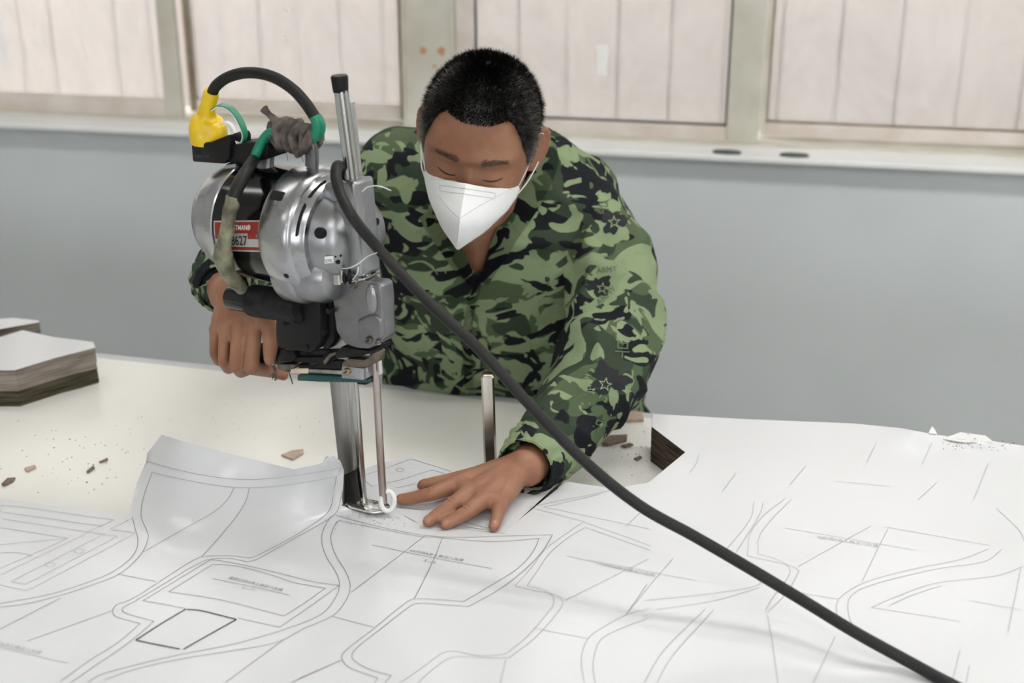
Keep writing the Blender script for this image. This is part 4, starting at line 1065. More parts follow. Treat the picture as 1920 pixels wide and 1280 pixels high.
def remesh(bm, voxel, smooth_it=2, fac=.5):
    bmesh.ops.recalc_face_normals(bm, faces=bm.faces[:])
    me = bpy.data.meshes.new('tmp'); bm.to_mesh(me); bm.free()
    o = bpy.data.objects.new('tmp', me); COL.objects.link(o)
    md = o.modifiers.new('r', 'REMESH'); md.mode = 'VOXEL'; md.voxel_size = voxel; md.adaptivity = 0
    dg = bpy.context.evaluated_depsgraph_get()
    out = bpy.data.meshes.new_from_object(o.evaluated_get(dg))
    bpy.data.objects.remove(o); bpy.data.meshes.remove(me)
    if smooth_it:
        n = len(out.vertices); co = np.empty(n * 3, np.float32); out.vertices.foreach_get('co', co); co = co.reshape(-1, 3).astype(np.float64)
        ne = len(out.edges); ed = np.empty(ne * 2, np.int32); out.edges.foreach_get('vertices', ed); ed = ed.reshape(-1, 2)
        deg = np.bincount(ed.ravel(), minlength=n).astype(float)
        for it in range(smooth_it):
            acc = np.zeros_like(co)
            for k in range(3):
                acc[:, k] = np.bincount(ed[:, 0], co[ed[:, 1], k], n) + np.bincount(ed[:, 1], co[ed[:, 0], k], n)
            co = co + (acc / np.maximum(deg, 1)[:, None] - co) * fac
        out.vertices.foreach_set('co', co.astype(np.float32).ravel()); out.update()
    return out
def capsule(bm, p0, r0, p1, r1, seg=14):
    n = 6; tube_bm([p0.lerp(p1, i / n) for i in range(n + 1)], [r0 + (r1 - r0) * i / n for i in range(n + 1)], seg, bm)
    uv_ball(p0, r0, seg, 8, bm); uv_ball(p1, r1, seg, 8, bm)
def chain(bm, pts, seg=14):
    for (p0, r0), (p1, r1) in zip(pts, pts[1:]): capsule(bm, p0, r0, p1, r1, seg)

# ---- head, in its own axes: x to the image right, y out of the face, z up
HT = Vector((-.3916, 1.8564, 1.2435))
HR = Matrix(((.9884, .0463, .1446), (.0655, -.9893, -.1305), (-.137, -.1384, .9809)))
HR = Matrix.Rotation(math.radians(6), 3, R_) @ HR
HT = HT + Vector((0, .004, .003))
def H(x, y=None, z=None):
    v = Vector(x) if y is None else Vector((x, y, z))
    return HR @ v + HT
def tab_i(z, tb):
    if z <= tb[0][0]: return tb[0][1]
    for (a, b), (c, d) in zip(tb, tb[1:]):
        if z <= c:
            t = (z - a) / (c - a); return b + (d - b) * (t * t * (3 - 2 * t) * .4 + t * .6)
    return tb[-1][1]
T_W = [(-.124, .004), (-.120, .026), (-.112, .040), (-.095, .052), (-.06, .066), (-.03, .0725), (0, .0755), (.02, .0770)]
T_F = [(-.124, .058), (-.120, .076), (-.112, .085), (-.095, .090), (-.06, .090), (-.03, .087), (0, .0885), (.02, .0925)]
T_B = [(-.124, -.005), (-.120, .015), (-.112, .005), (-.095, -.025), (-.06, -.07), (-.03, -.092), (0, -.101), (.02, -.103)]
GAUSS = [(.0045, .030, .022, .022, .007), (-.0125, .032, -.001, .0140, .0088), (.0080, .032, -.0025, .0115, .0062), (.004, .042, -.032, .018, .014)]
def head_pt(ph, z):
    if z > .02:
        k = max(0.0, 1 - ((z - .02) / .098) ** 2.25) ** .5; w, f, b = .077 * k, .0925 * k ** .92, -.103 * k
    else: w, f, b = tab_i(z, T_W), tab_i(z, T_F), tab_i(z, T_B)
    c, s = math.cos(ph), math.sin(ph); e = 2 / 2.25
    x = w * math.copysign(abs(c) ** e, c); y = (f if s > 0 else -b) * math.copysign(abs(s) ** e, s)
    if s > .1:
        d = 0
        for (A_, gx, gz, sx, sz) in GAUSS:
            for sg in (-1, 1): d += A_ * math.exp(-((x - sg * gx) / sx) ** 2 / 2 - ((z - gz) / sz) ** 2 / 2)
        d += .010 * math.exp(-(x / .0075) ** 2 / 2 - ((z + .008) / .014) ** 2 / 2) + .022 * math.exp(-(x / .0115) ** 2 / 2 - ((z + .042) / .013) ** 2 / 2)
        d -= .0035 * math.exp(-(x / .010) ** 2 / 2 - ((z - .012) / .006) ** 2 / 2)
        y += d * min(1, (s - .1) * 2.5)
    return Vector((x, y, z))
def head_bm():
    bm = bmesh.new(); rows = []
    zs = [-.124 + .242 * (i / 100) for i in range(100)]
    for z in zs: rows.append([bm.verts.new(head_pt(2 * math.pi * k / 128, z)) for k in range(128)])
    top = bm.verts.new((0, 0, .118)); bot = bm.verts.new((0, .03, -.126))
    for a, b in zip(rows, rows[1:]):
        for k in range(128): bm.faces.new((a[k], a[(k + 1) % 128], b[(k + 1) % 128], b[k]))
    for k in range(128): bm.faces.new((rows[-1][k], rows[-1][(k + 1) % 128], top)); bm.faces.new((rows[0][(k + 1) % 128], rows[0][k], bot))
    return bm
hb = head_bm(); bmesh.ops.recalc_face_normals(hb, faces=hb.faces[:])
HBVH = BVHTree.FromBMesh(hb)
def face_y(x, z, off=0.0):
    h = HBVH.ray_cast(Vector((x, .3, z)), Vector((0, -1, 0)))
    return h[0].y + off if h[0] else .05
skin = bmesh.new()
for v in hb.verts: v.co = H(v.co)
merge(skin, hb)
for sg in (-1, 1):   # ears
    c = Vector((sg * .0745, -.014, -.008)); ex_ = Vector((sg * .66, -.75, .1)).normalized(); ez = Vector((sg * .10, -.12, 1)).normalized(); en = ex_.cross(ez)
    outer = [H(c + ex_ * (.012 + .0165 * math.cos(q)) + ez * (.031 * math.sin(q)) * (1 if math.sin(q) > 0 else .9)) for q in [math.radians(d) for d in range(-125, 130, 17)]]
    tube_bm(outer, .0036, 8, skin)
    uv_ball(H(c + ex_ * .010), 1, 12, 8, skin, sc=(.018, .0285, .0032), axes=(HR @ ex_, HR @ ez, HR @ en))
    uv_ball(H(c + ex_ * .009 - ez * .027), .0075, 10, 8, skin, sc=(1, 1, .6), axes=(HR @ ex_, HR @ ez, HR @ en))
# neck, chest and arms under the clothes
nb_ = at(905, 395, 2.035)
chain(skin, [(H(0, -.028, -.055), .058), (H(0, -.038, -.105), .056), (nb_ + Vector((0, 0, .03)), .062)])
chest = at(912, 470, 2.055)
chain(skin, [(nb_, .066), (chest, .075), (at(930, 600, 2.13), .10), (at(955, 760, 2.18), .11), (at(965, 900, 2.2), .11)], 18)
shL, elL, wrL = at(1105, 352, 2.09), at(1150, 650, 1.875), on_z(988, 874, SZ + .034)
shR, elR, wrR = at(735, 340, 2.09), at(505, 455, 2.05), at(428, 552, 1.715)
chain(skin, [(at(912, 380, 2.08), .06), (at(1085, 375, 2.09), .045), (at(1142, 480, 2.00), .042), (at(1150, 640, 1.885), .040), (at(1115, 720, 1.80), .036), (at(1062, 795, 1.725), .032), (at(1015, 848, 1.665), .029), (wrL, .027)])
chain(skin, [(at(905, 380, 2.08), .06), (shR, .045), (at(640, 415, 2.09), .04), (at(520, 450, 2.06), .038), (at(450, 490, 1.92), .032), (at(416, 525, 1.79), .027), (wrR, .025)])
# ---- flat left hand
def HP(x, y, z): return on_z(x, y, SZ + z)
W1 = on_z(968, 880, SZ + .030)
MCP = dict(i=(HP(862, 906, .0225), .0130), m=(HP(884, 922, .0245), .0132), r=(HP(909, 934, .0225), .0126), p=(HP(938, 942, .0185), .0112))
FING = dict(i=[(HP(808, 926, .0185), .0093), (HP(775, 933, .0125), .0084), (HP(752, 936, .0092), .0074)],
            m=[(HP(845, 948, .0205), .0098), (HP(819, 966, .0135), .0088), (HP(803, 977, .0095), .0078)],
            r=[(HP(874, 961, .0190), .0094), (HP(850, 974, .0125), .0085), (HP(836, 982, .0092), .0077)],
            p=[(HP(933, 966, .0140), .0084), (HP(929, 979, .0105), .0078), (HP(926, 987, .0085), .0071)])
for k in MCP:
    chain(skin, [(W1 if k in 'mr' else W1.lerp(wrL, .2), .0205), (W1.lerp(MCP[k][0], .55), .0165), MCP[k]] + FING[k], 16)
chain(skin, [MCP['i'], MCP['m'], MCP['r'], MCP['p']], 14)
chain(skin, [(W1.lerp(MCP['i'][0], .6), .015), (W1.lerp(MCP['p'][0], .6), .0145)], 14)
chain(skin, [(wrL, .026), (HP(940, 884, .024), .019), (HP(892, 893, .0165), .0135), (HP(838, 903, .0135), .0106), (HP(812, 907, .0112), .0095), (HP(793, 910, .0095), .0082)], 16)
capsule(skin, wrL, .026, W1, .023)
# ---- right hand closed on the machine's grip
Wr = at(437, 566, 1.70)
MR = dict(i=(at(477, 606, 1.662), .0112), m=(at(449, 608, 1.660), .0106), r=(at(424, 616, 1.668), .0098), p=(at(405, 630, 1.684), .0090))
FR = dict(i=[(at(474, 650, 1.650), .0102), (at(471, 688, 1.648), .0106), (at(494, 694, 1.680), .0090), (at(514, 697, 1.700), .0085), (at(531, 703, 1.700), .0078)],
          m=[(at(444, 648, 1.654), .0088), (at(442, 686, 1.654), .0090), (at(452, 696, 1.680), .0090), (at(470, 690, 1.705), .0085)],
          r=[(at(419.5, 650, 1.664), .0074), (at(419, 678, 1.666), .0076), (at(428, 690, 1.688), .0082), (at(446, 684, 1.712), .0082)],
          p=[(at(402, 650, 1.690), .0068), (at(402, 664, 1.694), .0068), (at(410, 676, 1.704), .0074), (at(428, 672, 1.720), .0075)])
for k in MR: chain(skin, [(Wr, .021), (Wr.lerp(MR[k][0], .55), .017), MR[k]] + FR[k], 16)
chain(skin, [(MR[k][0] + Vector((0, 0, .008)) + G_ * .004, .0102) for k in 'imrp'], 14)
chain(skin, [(wrR, .026), (Wr, .024), (at(452, 585, 1.685), .02)], 14)
chain(skin, [(Wr, .021), (at(483, 585, 1.675), .0150), (at(505, 612, 1.648), .0105), (at(507, 642, 1.640), .0100), (at(507, 660, 1.638), .0096), (at(506, 673, 1.638), .0084)], 16)
body_me = remesh(skin, .0022, 3, .5)
body = link('body', body_me, M_skin, person, 180)
BODYBVH = BVHTree.FromPolygons([v.co[:] for v in body_me.vertices], [p.vertices[:] for p in body_me.polygons])
def nail(tip, prev, r, up_, w=.0058, l=.0085):
    """nail plate laid on the back of a fingertip"""
    d = (tip - prev).normalized(); s = d.cross(up_).normalized(); n_ = s.cross(d).normalized()
    c = tip + d * r * .1
    bm = bmesh.new(); rows = []
    for i in range(7):
        t = i / 6 - .5; row = []
        for j in range(7):
            q = (j / 6 - .5) * 2; ww = w * (1 - .35 * (abs(t) * 2) ** 4)
            p = c + d * (t * l) + s * (q * ww)
            hit = BODYBVH.ray_cast(p + n_ * .02, -n_, .04)
            p2 = (hit[0] if hit[0] is not None else p) + n_ * (.0007 - .0003 * q * q)
            row.append(bm.verts.new(p2))
        rows.append(row)
    for a, b in zip(rows, rows[1:]):
        for j in range(6): bm.faces.new((a[j], a[j + 1], b[j + 1], b[j]))
    bm_obj('fingernail', bm, M_nail, body, 60)
for k in 'imrp':
    f = FING[k]; nail(f[2][0], f[1][0], f[2][1], (Z_ - G_ * .25).normalized())
nail(HP(793, 910, .0095), HP(812, 907, .0112), .0082, (Z_ * .6 + G_ * .8).normalized())
nail(at(506, 672, 1.638), at(507, 660, 1.638), .0084, -G_, .0060, .010)
# ---- face details
for sg in (-1, 1):
    # brow: tufts of short strokes
    bm = bmesh.new(); rb = random.Random(20 + sg)
    for k in range(430):
        t = rb.random(); x = sg * (.0135 + .034 * t); z = .0195 + .0055 * math.sin(t * 2.2) - .003 * t + rb.gauss(0, .0029 * (1.15 - .55 * t))
        y = face_y(x, z); p = Vector((x, y - .0003, z)); d = Vector((sg * .0045, .001, .0022 * (1 - t) - .0015 * t)) * (0.8 + .5 * rb.random())
        s = Vector((0, 0, .00028)); q = p + d; q.y = face_y(q.x, q.z) + .0007
        vs_ = [bm.verts.new(H(a)) for a in (p - s, p + s, q)]; bm.faces.new(vs_)
    bm_obj('eyebrow', bm, M_brow, body)['kind'] = 'stuff'
    # lowered lid: lash line and crease
    pts_ = []
    for k in range(11):
        t = k / 10; x = sg * (.0185 + .0265 * t); z = -.0085 - .0030 * math.sin(math.pi * t) + .001 * t; pts_.append(H(x, face_y(x, z, .0004), z))
    bm_obj('eyelashes', tube_bm(pts_, [.0003 + .0007 * math.sin(math.pi * (.08 + .84 * k / 10)) for k in range(11)], 8), mat('lash', rgb(42, 30, 26), .6), body, 60)
    pts_ = []
    for k in range(11):
        t = k / 10; x = sg * (.0175 + .029 * t); z = .0035 + .0030 * math.sin(math.pi * t) - .003 * t; pts_.append(H(x, face_y(x, z, -.0002), z))
    bm_obj('lid_crease', tube_bm(pts_, [.0002 + .0004 * math.sin(math.pi * k / 10) for k in range(11)], 6), mat('crease', rgb(92, 58, 42), .6), body, 60)
# ---- cropped hair
def hair_edge(ph):
    """lowest z of the hair for the direction ph (pi/2 is the face)"""
    d = math.degrees(ph) % 360; d = d - 90 if d <= 270 else d - 450    # 0 = face, + = image left
    a = abs(d)
    tb = [(0, .072), (14, .072), (26, .075), (36, .077), (44, .070), (50, .054), (56, .036), (64, .018), (72, .0), (80, -.012), (88, -.004), (94, .022), (106, .026), (120, -.03), (150, -.055), (180, -.06)]
    return interp(a, tb)
hv = []; hf_ = []; hm = []
cap = bmesh.new(); rows = []
NPH = 160
for k in range(NPH):
    ph = 2 * math.pi * k / NPH; z0 = hair_edge(ph) + .0015 * math.sin(k * 5.3); col = []
    for j in range(26):
        t = j / 25; z = z0 + (.1178 - z0) * (1 - (1 - t) ** 1.8); p = head_pt(ph, z); c = Vector((0, -.004, .015)); n_ = (p - c).normalized()
        th = .0012 + .0058 * sstep(t * 4) * (1 - .35 * sstep((.05 - z) / .05))
        col.append(cap.verts.new(H(p + n_ * th)))
    rows.append(col)
for k in range(NPH):
    a, b = rows[k], rows[(k + 1) % NPH]
    for j in range(25): cap.faces.new((a[j], b[j], b[j + 1], a[j + 1]))
tp_ = cap.verts.new(H(0, 0, .1245))
for k in range(NPH): cap.faces.new((rows[k][-1], rows[(k + 1) % NPH][-1], tp_))
hair = bm_obj('hair', cap, M_hair, person, 180); hair['label'] = 'cropped black hair greying at the temples'
sv, sf, sm = [], [], []; rh = random.Random(4)
for k in range(34000):
    ph = rh.random() * 2 * math.pi; z0 = hair_edge(ph)
    u = rh.random(); z = z0 - .001 + (.118 - z0) * (1 - (1 - u) ** 1.5)
    if k % 12 == 0: z = .1178 - .010 * rh.random() ** 2
    if z > .1179: continue
    p = head_pt(ph, z); n_ = (p - Vector((0, -.004, .015))).normalized()
    side = sstep((.055 - z) / .05); edge = sstep((z - z0) / .012)
    p = p + n_ * (.0005 + .005 * edge * (1 - .4 * side))
    L_ = (.0095 - .0045 * side) * (.6 + .7 * rh.random()) * (.65 + .35 * edge)
    d = (n_ * (.55 + .35 * rh.random()) + Vector((0, .55, -.25)) * (1 - side) + Vector((0, .1, -.8)) * side + Vector((rh.gauss(0, .22), rh.gauss(0, .22), rh.gauss(0, .15)))).normalized()
    s = d.cross(n_); s = s.normalized() if s.length > 1e-4 else Vector((1, 0, 0)); w = .00045
    i0 = len(sv); q = p + d * L_
    sv += [H(p - s * w), H(p + s * w), H(q)]; sf.append((i0, i0 + 1, i0 + 2)); sm.append(1 if side > .45 and rh.random() < .55 * side else 0)
me = py_mesh('hair_strands', sv, sf); o = link('hair_strands', me, [M_hair, M_hairg], hair); me.polygons.foreach_set('material_index', sm); o['kind'] = 'stuff'
# ---- folded respirator mask
def bez(a, b, c, t): return a * (1 - t) ** 2 + b * (2 * t * (1 - t)) + c * t * t
RIDGE = catmull([Vector((0, .1095, -.0035)), Vector((0, .127, -.024)), Vector((0, .1430, -.048)), Vector((0, .1375, -.073)), Vector((0, .124, -.098))], 8)
def mask_edge(t):
    tb = [(0, (.0655, .046, -.031)), (.22, (.0675, .038, -.040)), (.42, (.0650, .040, -.052)), (.6, (.056, .056, -.066)), (.8, (.034, .084, -.085)), (1, (.0015, .114, -.1035))]
    for (a, p), (b, q) in zip(tb, tb[1:]):
        if t <= b: return Vector(p).lerp(Vector(q), (t - a) / (b - a))
    return Vector(tb[-1][1])
mk = bmesh.new(); n1, n2 = len(RIDGE), 18; gridm = {}
for sg in (-1, 1):
    for i, rp_ in enumerate(RIDGE):
        t = i / (n1 - 1); e = mask_edge(t); e = Vector((e.x * sg, e.y, e.z))
        c = Vector((sg * e.x * sg * .68, rp_.y * .62 + e.y * .42 + .002, rp_.z * .45 + e.z * .55)); c.x = sg * abs(e.x) * .68
        for j in range(n2):
            if j == 0 and sg == 1: gridm[(sg, i, 0)] = gridm[(-1, i, 0)]; continue
            p = bez(rp_, c, e, j / (n2 - 1))
            f = HBVH.ray_cast(Vector((p.x, .3, p.z)), Vector((0, -1, 0)))
            if f[0] is not None and p.y < f[0].y + .0015: p.y = f[0].y + .0015
            gridm[(sg, i, j)] = mk.verts.new(H(p))
    for i in range(n1 - 1):
        for j in range(n2 - 1): mk.faces.new((gridm[(sg, i, j)], gridm[(sg, i, j + 1)], gridm[(sg, i + 1, j + 1)], gridm[(sg, i + 1, j)]))
MBVH = BVHTree.FromBMesh(mk)
fd = HR @ Vector((0, 1, 0))
mask = bm_obj('face_mask', mk, M_mask, person, 50); mask['label'] = 'white folded respirator mask'
md = mask.modifiers.new('t', 'SOLIDIFY'); md.thickness = .0012; md.offset = 0
def on_mask(px, py, off=.0009):
    d = ray(px, py).normalized(); h = MBVH.ray_cast(CAM, d)
    return h[0] - d * off if h[0] is not None else None
def mask_line(name, pts, r=.0005, m=None):
    P = [Vector(q) for q in dens(pts, 3, False)] + [Vector(pts[-1])]; W = [on_mask(p.x, p.y) for p in P]; W = [w for w in W if w is not None]
    if len(W) > 2: bm_obj(name, tube_bm(W, r, 6), m or M_maskseam, mask, 60)
mask_line('seam', [(822, 366), (840, 388), (862, 409), (900, 385), (944, 362)])
mask_line('seam', [(862, 409), (860, 430), (857, 452)])
mask_line('emboss', [(824, 347), (870, 353), (929, 362), (927, 372), (870, 363), (826, 358), (824, 347)])
mask_line('top_weld', [(802, 334), (840, 338), (880, 343), (920, 349), (962, 355)])
def strap3(pts, r=.0011):
    return bm_obj('ear_loop', tube_bm(catmull([H(p) for p in pts], 8), r, 8, flat=(1, .6)), M_mask, mask, 60)
strap3([(.065, .044, -.034), (.074, .022, -.010), (.0785, .004, .016), (.082, -.012, .024), (.086, -.024, .018)])
strap3([(.066, .038, -.048), (.074, .018, -.042), (.080, -.004, -.036), (.085, -.022, -.026)])
strap3([(-.065, .044, -.034), (-.0775, .020, -.010), (-.082, .002, .014), (-.084, -.014, .022)])
strap3([(-.066, .038, -.048), (-.075, .018, -.042), (-.080, -.004, -.036), (-.085, -.022, -.026)])
# ---- jacket
jk = bmesh.new()
TOR = [(902, 235, 2.115, 100, .045), (905, 262, 2.11, 160, .07), (915, 300, 2.105, 210, .095), (925, 345, 2.10, 232, .115), (930, 400, 2.095, 226, .125), (933, 480, 2.10, 218, .13), (937, 560, 2.125, 220, .135),
       (948, 640, 2.15, 228, .135), (962, 710, 2.178, 242, .138), (968, 770, 2.21, 247, .14), (970, 860, 2.225, 240, .14), (970, 930, 2.235, 235, .14)]
rows = []
for (px, py, h, hw, hd) in TOR:
    c = at(px, py, h); a_ = hw * (c - CAM).dot(FW) / FPX
    rows.append([jk.verts.new(c + R_ * (a_ * math.copysign(abs(math.cos(q)) ** .85, math.cos(q))) + G_ * (hd * math.copysign(abs(math.sin(q)) ** .85, math.sin(q)))) for q in [2 * math.pi * k / 48 for k in range(48)]])
for a, b in zip(rows, rows[1:]):
    for k in range(48): jk.faces.new((a[k], a[(k + 1) % 48], b[(k + 1) % 48], b[k]))
jk.faces.new(rows[0][::-1]); jk.faces.new(rows[-1])
SL = [(at(1070, 372, 2.10), .070), (at(1112, 425, 2.06), .064), (at(1142, 490, 2.00), .064), (at(1152, 560, 1.95), .069), (at(1150, 640, 1.885), .071), (at(1115, 720, 1.80), .066), (at(1062, 795, 1.725), .058), (at(1015, 848, 1.665), .047), (at(994, 866, 1.645), .041)]
chain(jk, SL, 20)
SR = [(at(750, 335, 2.09), .078), (at(640, 408, 2.09), .062), (at(520, 450, 2.06), .060), (at(450, 490, 1.92), .052), (at(416, 522, 1.79), .042), (at(414, 532, 1.765), .036)]
chain(jk, SR, 20)
jm = remesh(jk, .005, 7, .6)
# folds
n = len(jm.vertices); jm.update()
FOLDS = []
def fold_disp(p, nn):
    q = Vector((p.x * 9, p.y * 9, p.z * 15)); w = noise.noise_vector(p * 6) * .6
    a = 1 - abs(noise.noise(q + w)) * 2
    b = noise.noise(Vector((p.x * 26, p.y * 26, p.z * 34)) + w * 2)
    k = 1.0
    for c, rr in ((SL[4][0], .13), (SL[2][0], .10), (SL[6][0], .08)): k += 1.1 * max(0, 1 - (p - c).length / rr)
    return (max(a, 0) ** 1.4 * .0085 + b * .0028) * k - .004
for i, v in enumerate(jm.vertices):
    pass
nrm = [v.normal.copy() for v in jm.vertices]; cos_ = [v.co.copy() for v in jm.vertices]
dsp = []
for p, q in zip(cos_, nrm):
    d = fold_disp(p, q)
    # ribbed elastic at both cuffs
    for ce, ax_ in ((SL[-1][0], (SL[-1][0] - SL[-2][0]).normalized()), (SR[-1][0], (SR[-1][0] - SR[-2][0]).normalized())):
        s = (p - ce).dot(ax_)
        if (p - ce).length < .07 and s > -.028: d = .0016 * math.sin((p - ce).angle(Vector((.3, .5, .8))) * 60) - .002 if (p - ce).length > 1e-6 else 0
    dsp.append(q * d)
for v, d in zip(jm.vertices, dsp): v.co += d
# open neck: remove the cloth inside the V below the mask, and open the cuffs
VN = [(826, 330), (990, 300), (1000, 340), (958, 400), (925, 455), (905, 508), (893, 515), (878, 500), (862, 450)]
jm_bvh = BVHTree.FromPolygons([v.co[:] for v in jm.vertices], [p.vertices[:] for p in jm.polygons])
bm = bmesh.new(); bm.from_mesh(jm); kill = []
for f in bm.faces:
    c = f.calc_center_median(); pq = proj(c)
    if inside(VN, pq.x, pq.y) and f.normal.dot(CAM - c) > 0 and c.dot(G_) < 2.12: kill.append(f)
bmesh.ops.delete(bm, geom=kill, context='FACES')
jacket = bm_obj('jacket', bm, M_camo, person, 180); jacket['label'] = 'green camouflage work jacket'
def on_jacket(px, py, off=.002):
    d = ray(px, py).normalized(); h = jm_bvh.ray_cast(CAM, d)
    if h[0] is None: return None, None
    nn = h[1] if h[1].dot(d) < 0 else -h[1]
    return h[0] + nn * off, nn
def collar(pts, w, name='collar'):
    """flat strip of cloth lying on the jacket along photo points (x, y, width px)"""
    P = [Vector(p) for p in pts]; P = catmull(P, 6); bm = bmesh.new(); rows = []
    for i, p in enumerate(P):
        t = (P[min(i + 1, len(P) - 1)] - P[max(i - 1, 0)]); t2 = Vector((t.x, t.y)); t2.normalize(); s = Vector((-t2.y, t2.x)); row = []
        for e in (-1, -.5, 0, .5, 1):
            q, nn = on_jacket(p.x + s.x * p.z * e, p.y + s.y * p.z * e, .004 + .003 * (1 - e * e))
            if q is None: row = None; break
            row.append(q)
        if row: rows.append([bm.verts.new(q) for q in row])
    for a, b in zip(rows, rows[1:]):
        for k in range(4): bm.faces.new((a[k], a[k + 1], b[k + 1], b[k]))
    if not rows: return
    r_ = bmesh.ops.solidify(bm, geom=bm.faces[:], thickness=.002)
    bm_obj(name, bm, M_camo, jacket, 60)
collar([(1032, 262, 8), (1026, 310, 18), (992, 372, 24), (958, 426, 22), (930, 478, 17), (908, 528, 9)], 1)
collar([(800, 400, 16), (828, 440, 18), (858, 484, 16), (886, 528, 8)], 1)
collar([(898, 522, 7), (882, 580, 8), (876, 640, 8), (880, 720, 8)], 1, 'placket')
# gathered elastic cuffs
def cuff(p0, p1, r0, r1):
    ax_ = (p1 - p0); ln = ax_.length; ax_.normalize(); a, b = frame_for(ax_); bm = bmesh.new(); rows = []
    for i in range(9):
        t = i / 8; row = []
        for k in range(96):
            q = 2 * math.pi * k / 96; rr = (r0 + (r1 - r0) * t) * (1 + .035 * math.sin(q * 17 + math.sin(q * 3) * 2) * (.5 + .5 * math.sin(t * 9 + 1))) + .0018 * math.sin(t * 12.5)
            row.append(bm.verts.new(p0 + ax_ * (ln * t) + (a * math.cos(q) + b * math.sin(q)) * rr))
        rows.append(row)
    for c, d in zip(rows, rows[1:]):
        for k in range(96): bm.faces.new((c[k], c[(k + 1) % 96], d[(k + 1) % 96], d[k]))
    bmesh.ops.recalc_face_normals(bm, faces=bm.faces[:]); bmesh.ops.solidify(bm, geom=bm.faces[:], thickness=.003)
    bm_obj('cuff', bm, M_camo, jacket, 60)
cuff(SL[-2][0], on_z(984, 876, SZ + .036), .049, .0385)
cuff(SR[-2][0], at(420, 541, 1.745), .043, .036)
# creases over the finger joints of the flat hand
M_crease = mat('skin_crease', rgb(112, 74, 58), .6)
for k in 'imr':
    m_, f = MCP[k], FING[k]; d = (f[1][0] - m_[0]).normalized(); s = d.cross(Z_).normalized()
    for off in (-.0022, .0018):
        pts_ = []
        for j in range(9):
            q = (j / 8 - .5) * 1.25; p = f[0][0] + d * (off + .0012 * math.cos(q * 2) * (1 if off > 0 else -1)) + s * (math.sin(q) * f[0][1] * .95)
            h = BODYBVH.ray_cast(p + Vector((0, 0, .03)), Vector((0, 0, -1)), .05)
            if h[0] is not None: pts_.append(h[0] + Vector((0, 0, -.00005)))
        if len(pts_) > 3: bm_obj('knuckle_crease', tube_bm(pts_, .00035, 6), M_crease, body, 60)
# undershirt
us = bmesh.new(); capsule(us, at(876, 506, 2.048), .070, at(900, 540, 2.13), .05, 24); 
bm_obj('undershirt', us, M_shirt, person, 60)
# stars and printed letters on the sleeve
def star(cx, cy, r, rot, m):
    rings_ = []
    for rr in (1.0, .66):
        rings_.append([(cx + r * rr * (1 if k % 2 == 0 else .42) * math.sin(rot + k * math.pi / 5), cy - r * rr * (1 if k % 2 == 0 else .42) * math.cos(rot + k * math.pi / 5)) for k in range(10)])
    bm = bmesh.new(); vv = []
    for rg_ in rings_:
        row = []
        for (x, y) in rg_:
            q, nn = on_jacket(x, y, .0012); row.append(bm.verts.new(q) if q is not None else None)
        vv.append(row)
    for k in range(10):
        qd = (vv[0][k], vv[0][(k + 1) % 10], vv[1][(k + 1) % 10], vv[1][k])
        if all(qd): bm.faces.new(qd)
    bm_obj('star_print', bm, m, jacket)
M_pl = mat("print_light", rgb(132, 150, 110), .85); M_pd = mat('print_dark', rgb(84, 102, 74), .85)
def blob(cx, cy, rx, ry, seed, m):
    bm = bmesh.new(); ring = []; c0, _ = on_jacket(cx, cy, .0007)
    rows = []
    for f in (.35, .7, 1.0):
        row = []
        for k in range(40):
            q = 2 * math.pi * k / 40; w = 1 + .28 * math.sin(3 * q + seed) + .16 * math.sin(7 * q + seed * 2) + .08 * math.sin(13 * q)
            p, _n = on_jacket(cx + rx * f * w * math.cos(q), cy + ry * f * w * math.sin(q), .0007); row.append(p)
        rows.append(row)
    if c0 is None or any(p is None for r_ in rows for p in r_): bm.free(); return
    vv = [[bm.verts.new(p) for p in r_] for r_ in rows]; cv = bm.verts.new(c0)
    for k in range(40):
        bm.faces.new((cv, vv[0][k], vv[0][(k + 1) % 40]))
        for a, b in zip(vv, vv[1:]): bm.faces.new((a[k], a[(k + 1) % 40], b[(k + 1) % 40], b[k]))
    bm_obj('dark_patch_print', bm, m, jacket, 60)
M_pk = mat('print_black', rgb(23, 25, 30), .85)
blob(1140, 712, 34, 26, 1.0, M_pk); blob(1150, 415, 24, 20, 2.2, M_pk); blob(1122, 536, 24, 17, 4.1, M_pk)
star(1134, 721, 14, .2, M_pl); star(1151, 417, 13, -.05, M_pl); star(1130, 541, 12, .1, M_pl)
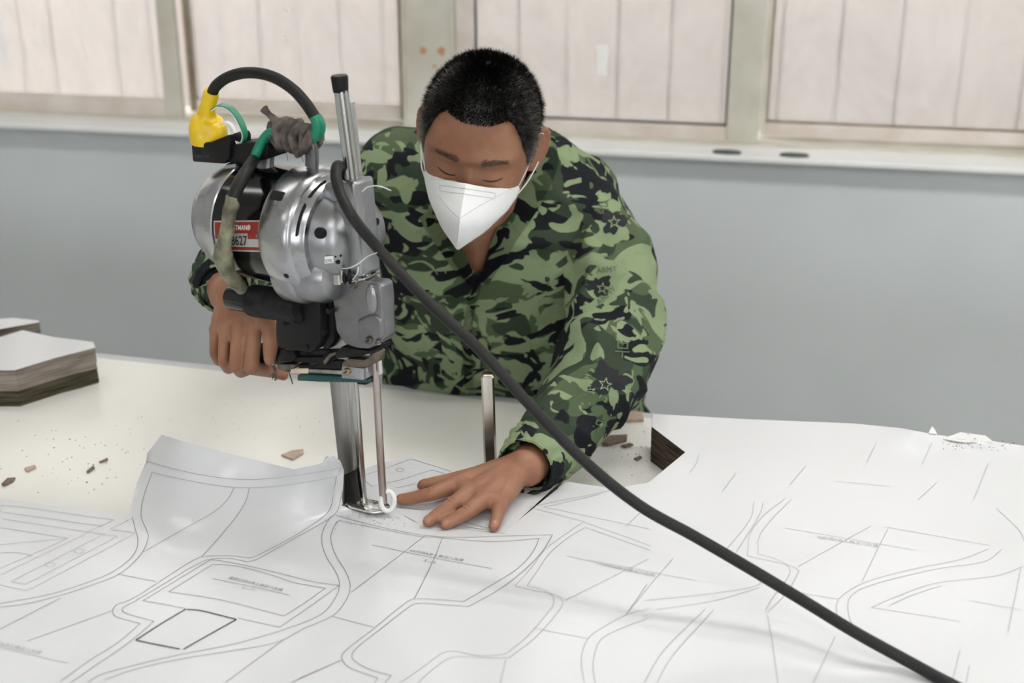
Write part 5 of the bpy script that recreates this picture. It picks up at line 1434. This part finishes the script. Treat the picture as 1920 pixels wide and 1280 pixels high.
def cloth_text(body, x, y, rot, size, m):
    cu = bpy.data.curves.new('print', 'FONT'); cu.body = body; cu.size = 1; cu.resolution_u = 2
    tmp = bpy.data.objects.new('tmp', cu); COL.objects.link(tmp); dg = bpy.context.evaluated_depsgraph_get()
    me = bpy.data.meshes.new_from_object(tmp.evaluated_get(dg)); bpy.data.objects.remove(tmp); bpy.data.curves.remove(cu)
    ok = True
    for v in me.vertices:
        X, Y = v.co.x * size, -v.co.y * size
        q, nn = on_jacket(x + X * math.cos(rot) - Y * math.sin(rot), y + X * math.sin(rot) + Y * math.cos(rot), .0013)
        if q is None: ok = False; break
        v.co = q
    if ok: link('print', me, m, jacket)
for (t, x, y, r_, s, m) in (('8', 1112, 700, -1.0, 13, M_pl), ('H', 1104, 712, -1.3, 13, M_pl), ('H', 1101, 724, 1.4, 13, M_pl), ('x', 1108, 735, .9, 12, M_pl), ('1', 1120, 744, .6, 12, M_pl), ('2', 1130, 752, .4, 12, M_pl), ('1', 1140, 756, .1, 12, M_pl), ('R', 1150, 757, -.2, 13, M_pl),
                            ('ARMY', 1124, 574, -.75, 17, M_pd), ('ARMY', 1120, 512, -.1, 14, M_pd), ('무', 1106, 806, .35, 30, M_pd), ('무', 1150, 668, .05, 34, M_pd), ('무', 1118, 398, .1, 26, M_pd)):
    cloth_text(t, x, y, r_, s, m)
# ---- trousers and shoes behind the table
tr = bmesh.new()
hipc = at(965, 800, 2.26); hipc.z = .86
uv_ball(hipc, 1, 20, 12, tr, sc=(.175, .125, .14), axes=(R_, G_, Z_))
for sg in (-1, 1):
    hp = hipc + R_ * (.085 * sg); kn = hp + R_ * (.03 * sg) - G_ * .03; kn.z = .47; an = hp + R_ * (.05 * sg) + G_ * .04; an.z = .09
    chain(tr, [(hp, .095), (kn, .066), (an, .052)], 18)
tm = remesh(tr, .012, 3, .5); link('trousers', tm, M_trouser, person, 180)
for sg in (-1, 1):
    an = hipc + R_ * (.135 * sg) + G_ * .04; bm = bmesh.new()
    uv_ball(Vector((an.x, an.y, .045)) - G_ * .06, 1, 16, 10, bm, sc=(.048, .135, .045), axes=(R_, G_, Z_))
    for v in bm.verts: v.co.z = max(v.co.z, .003)
    bm_obj('shoe', bm, M_shoe, person, 60)
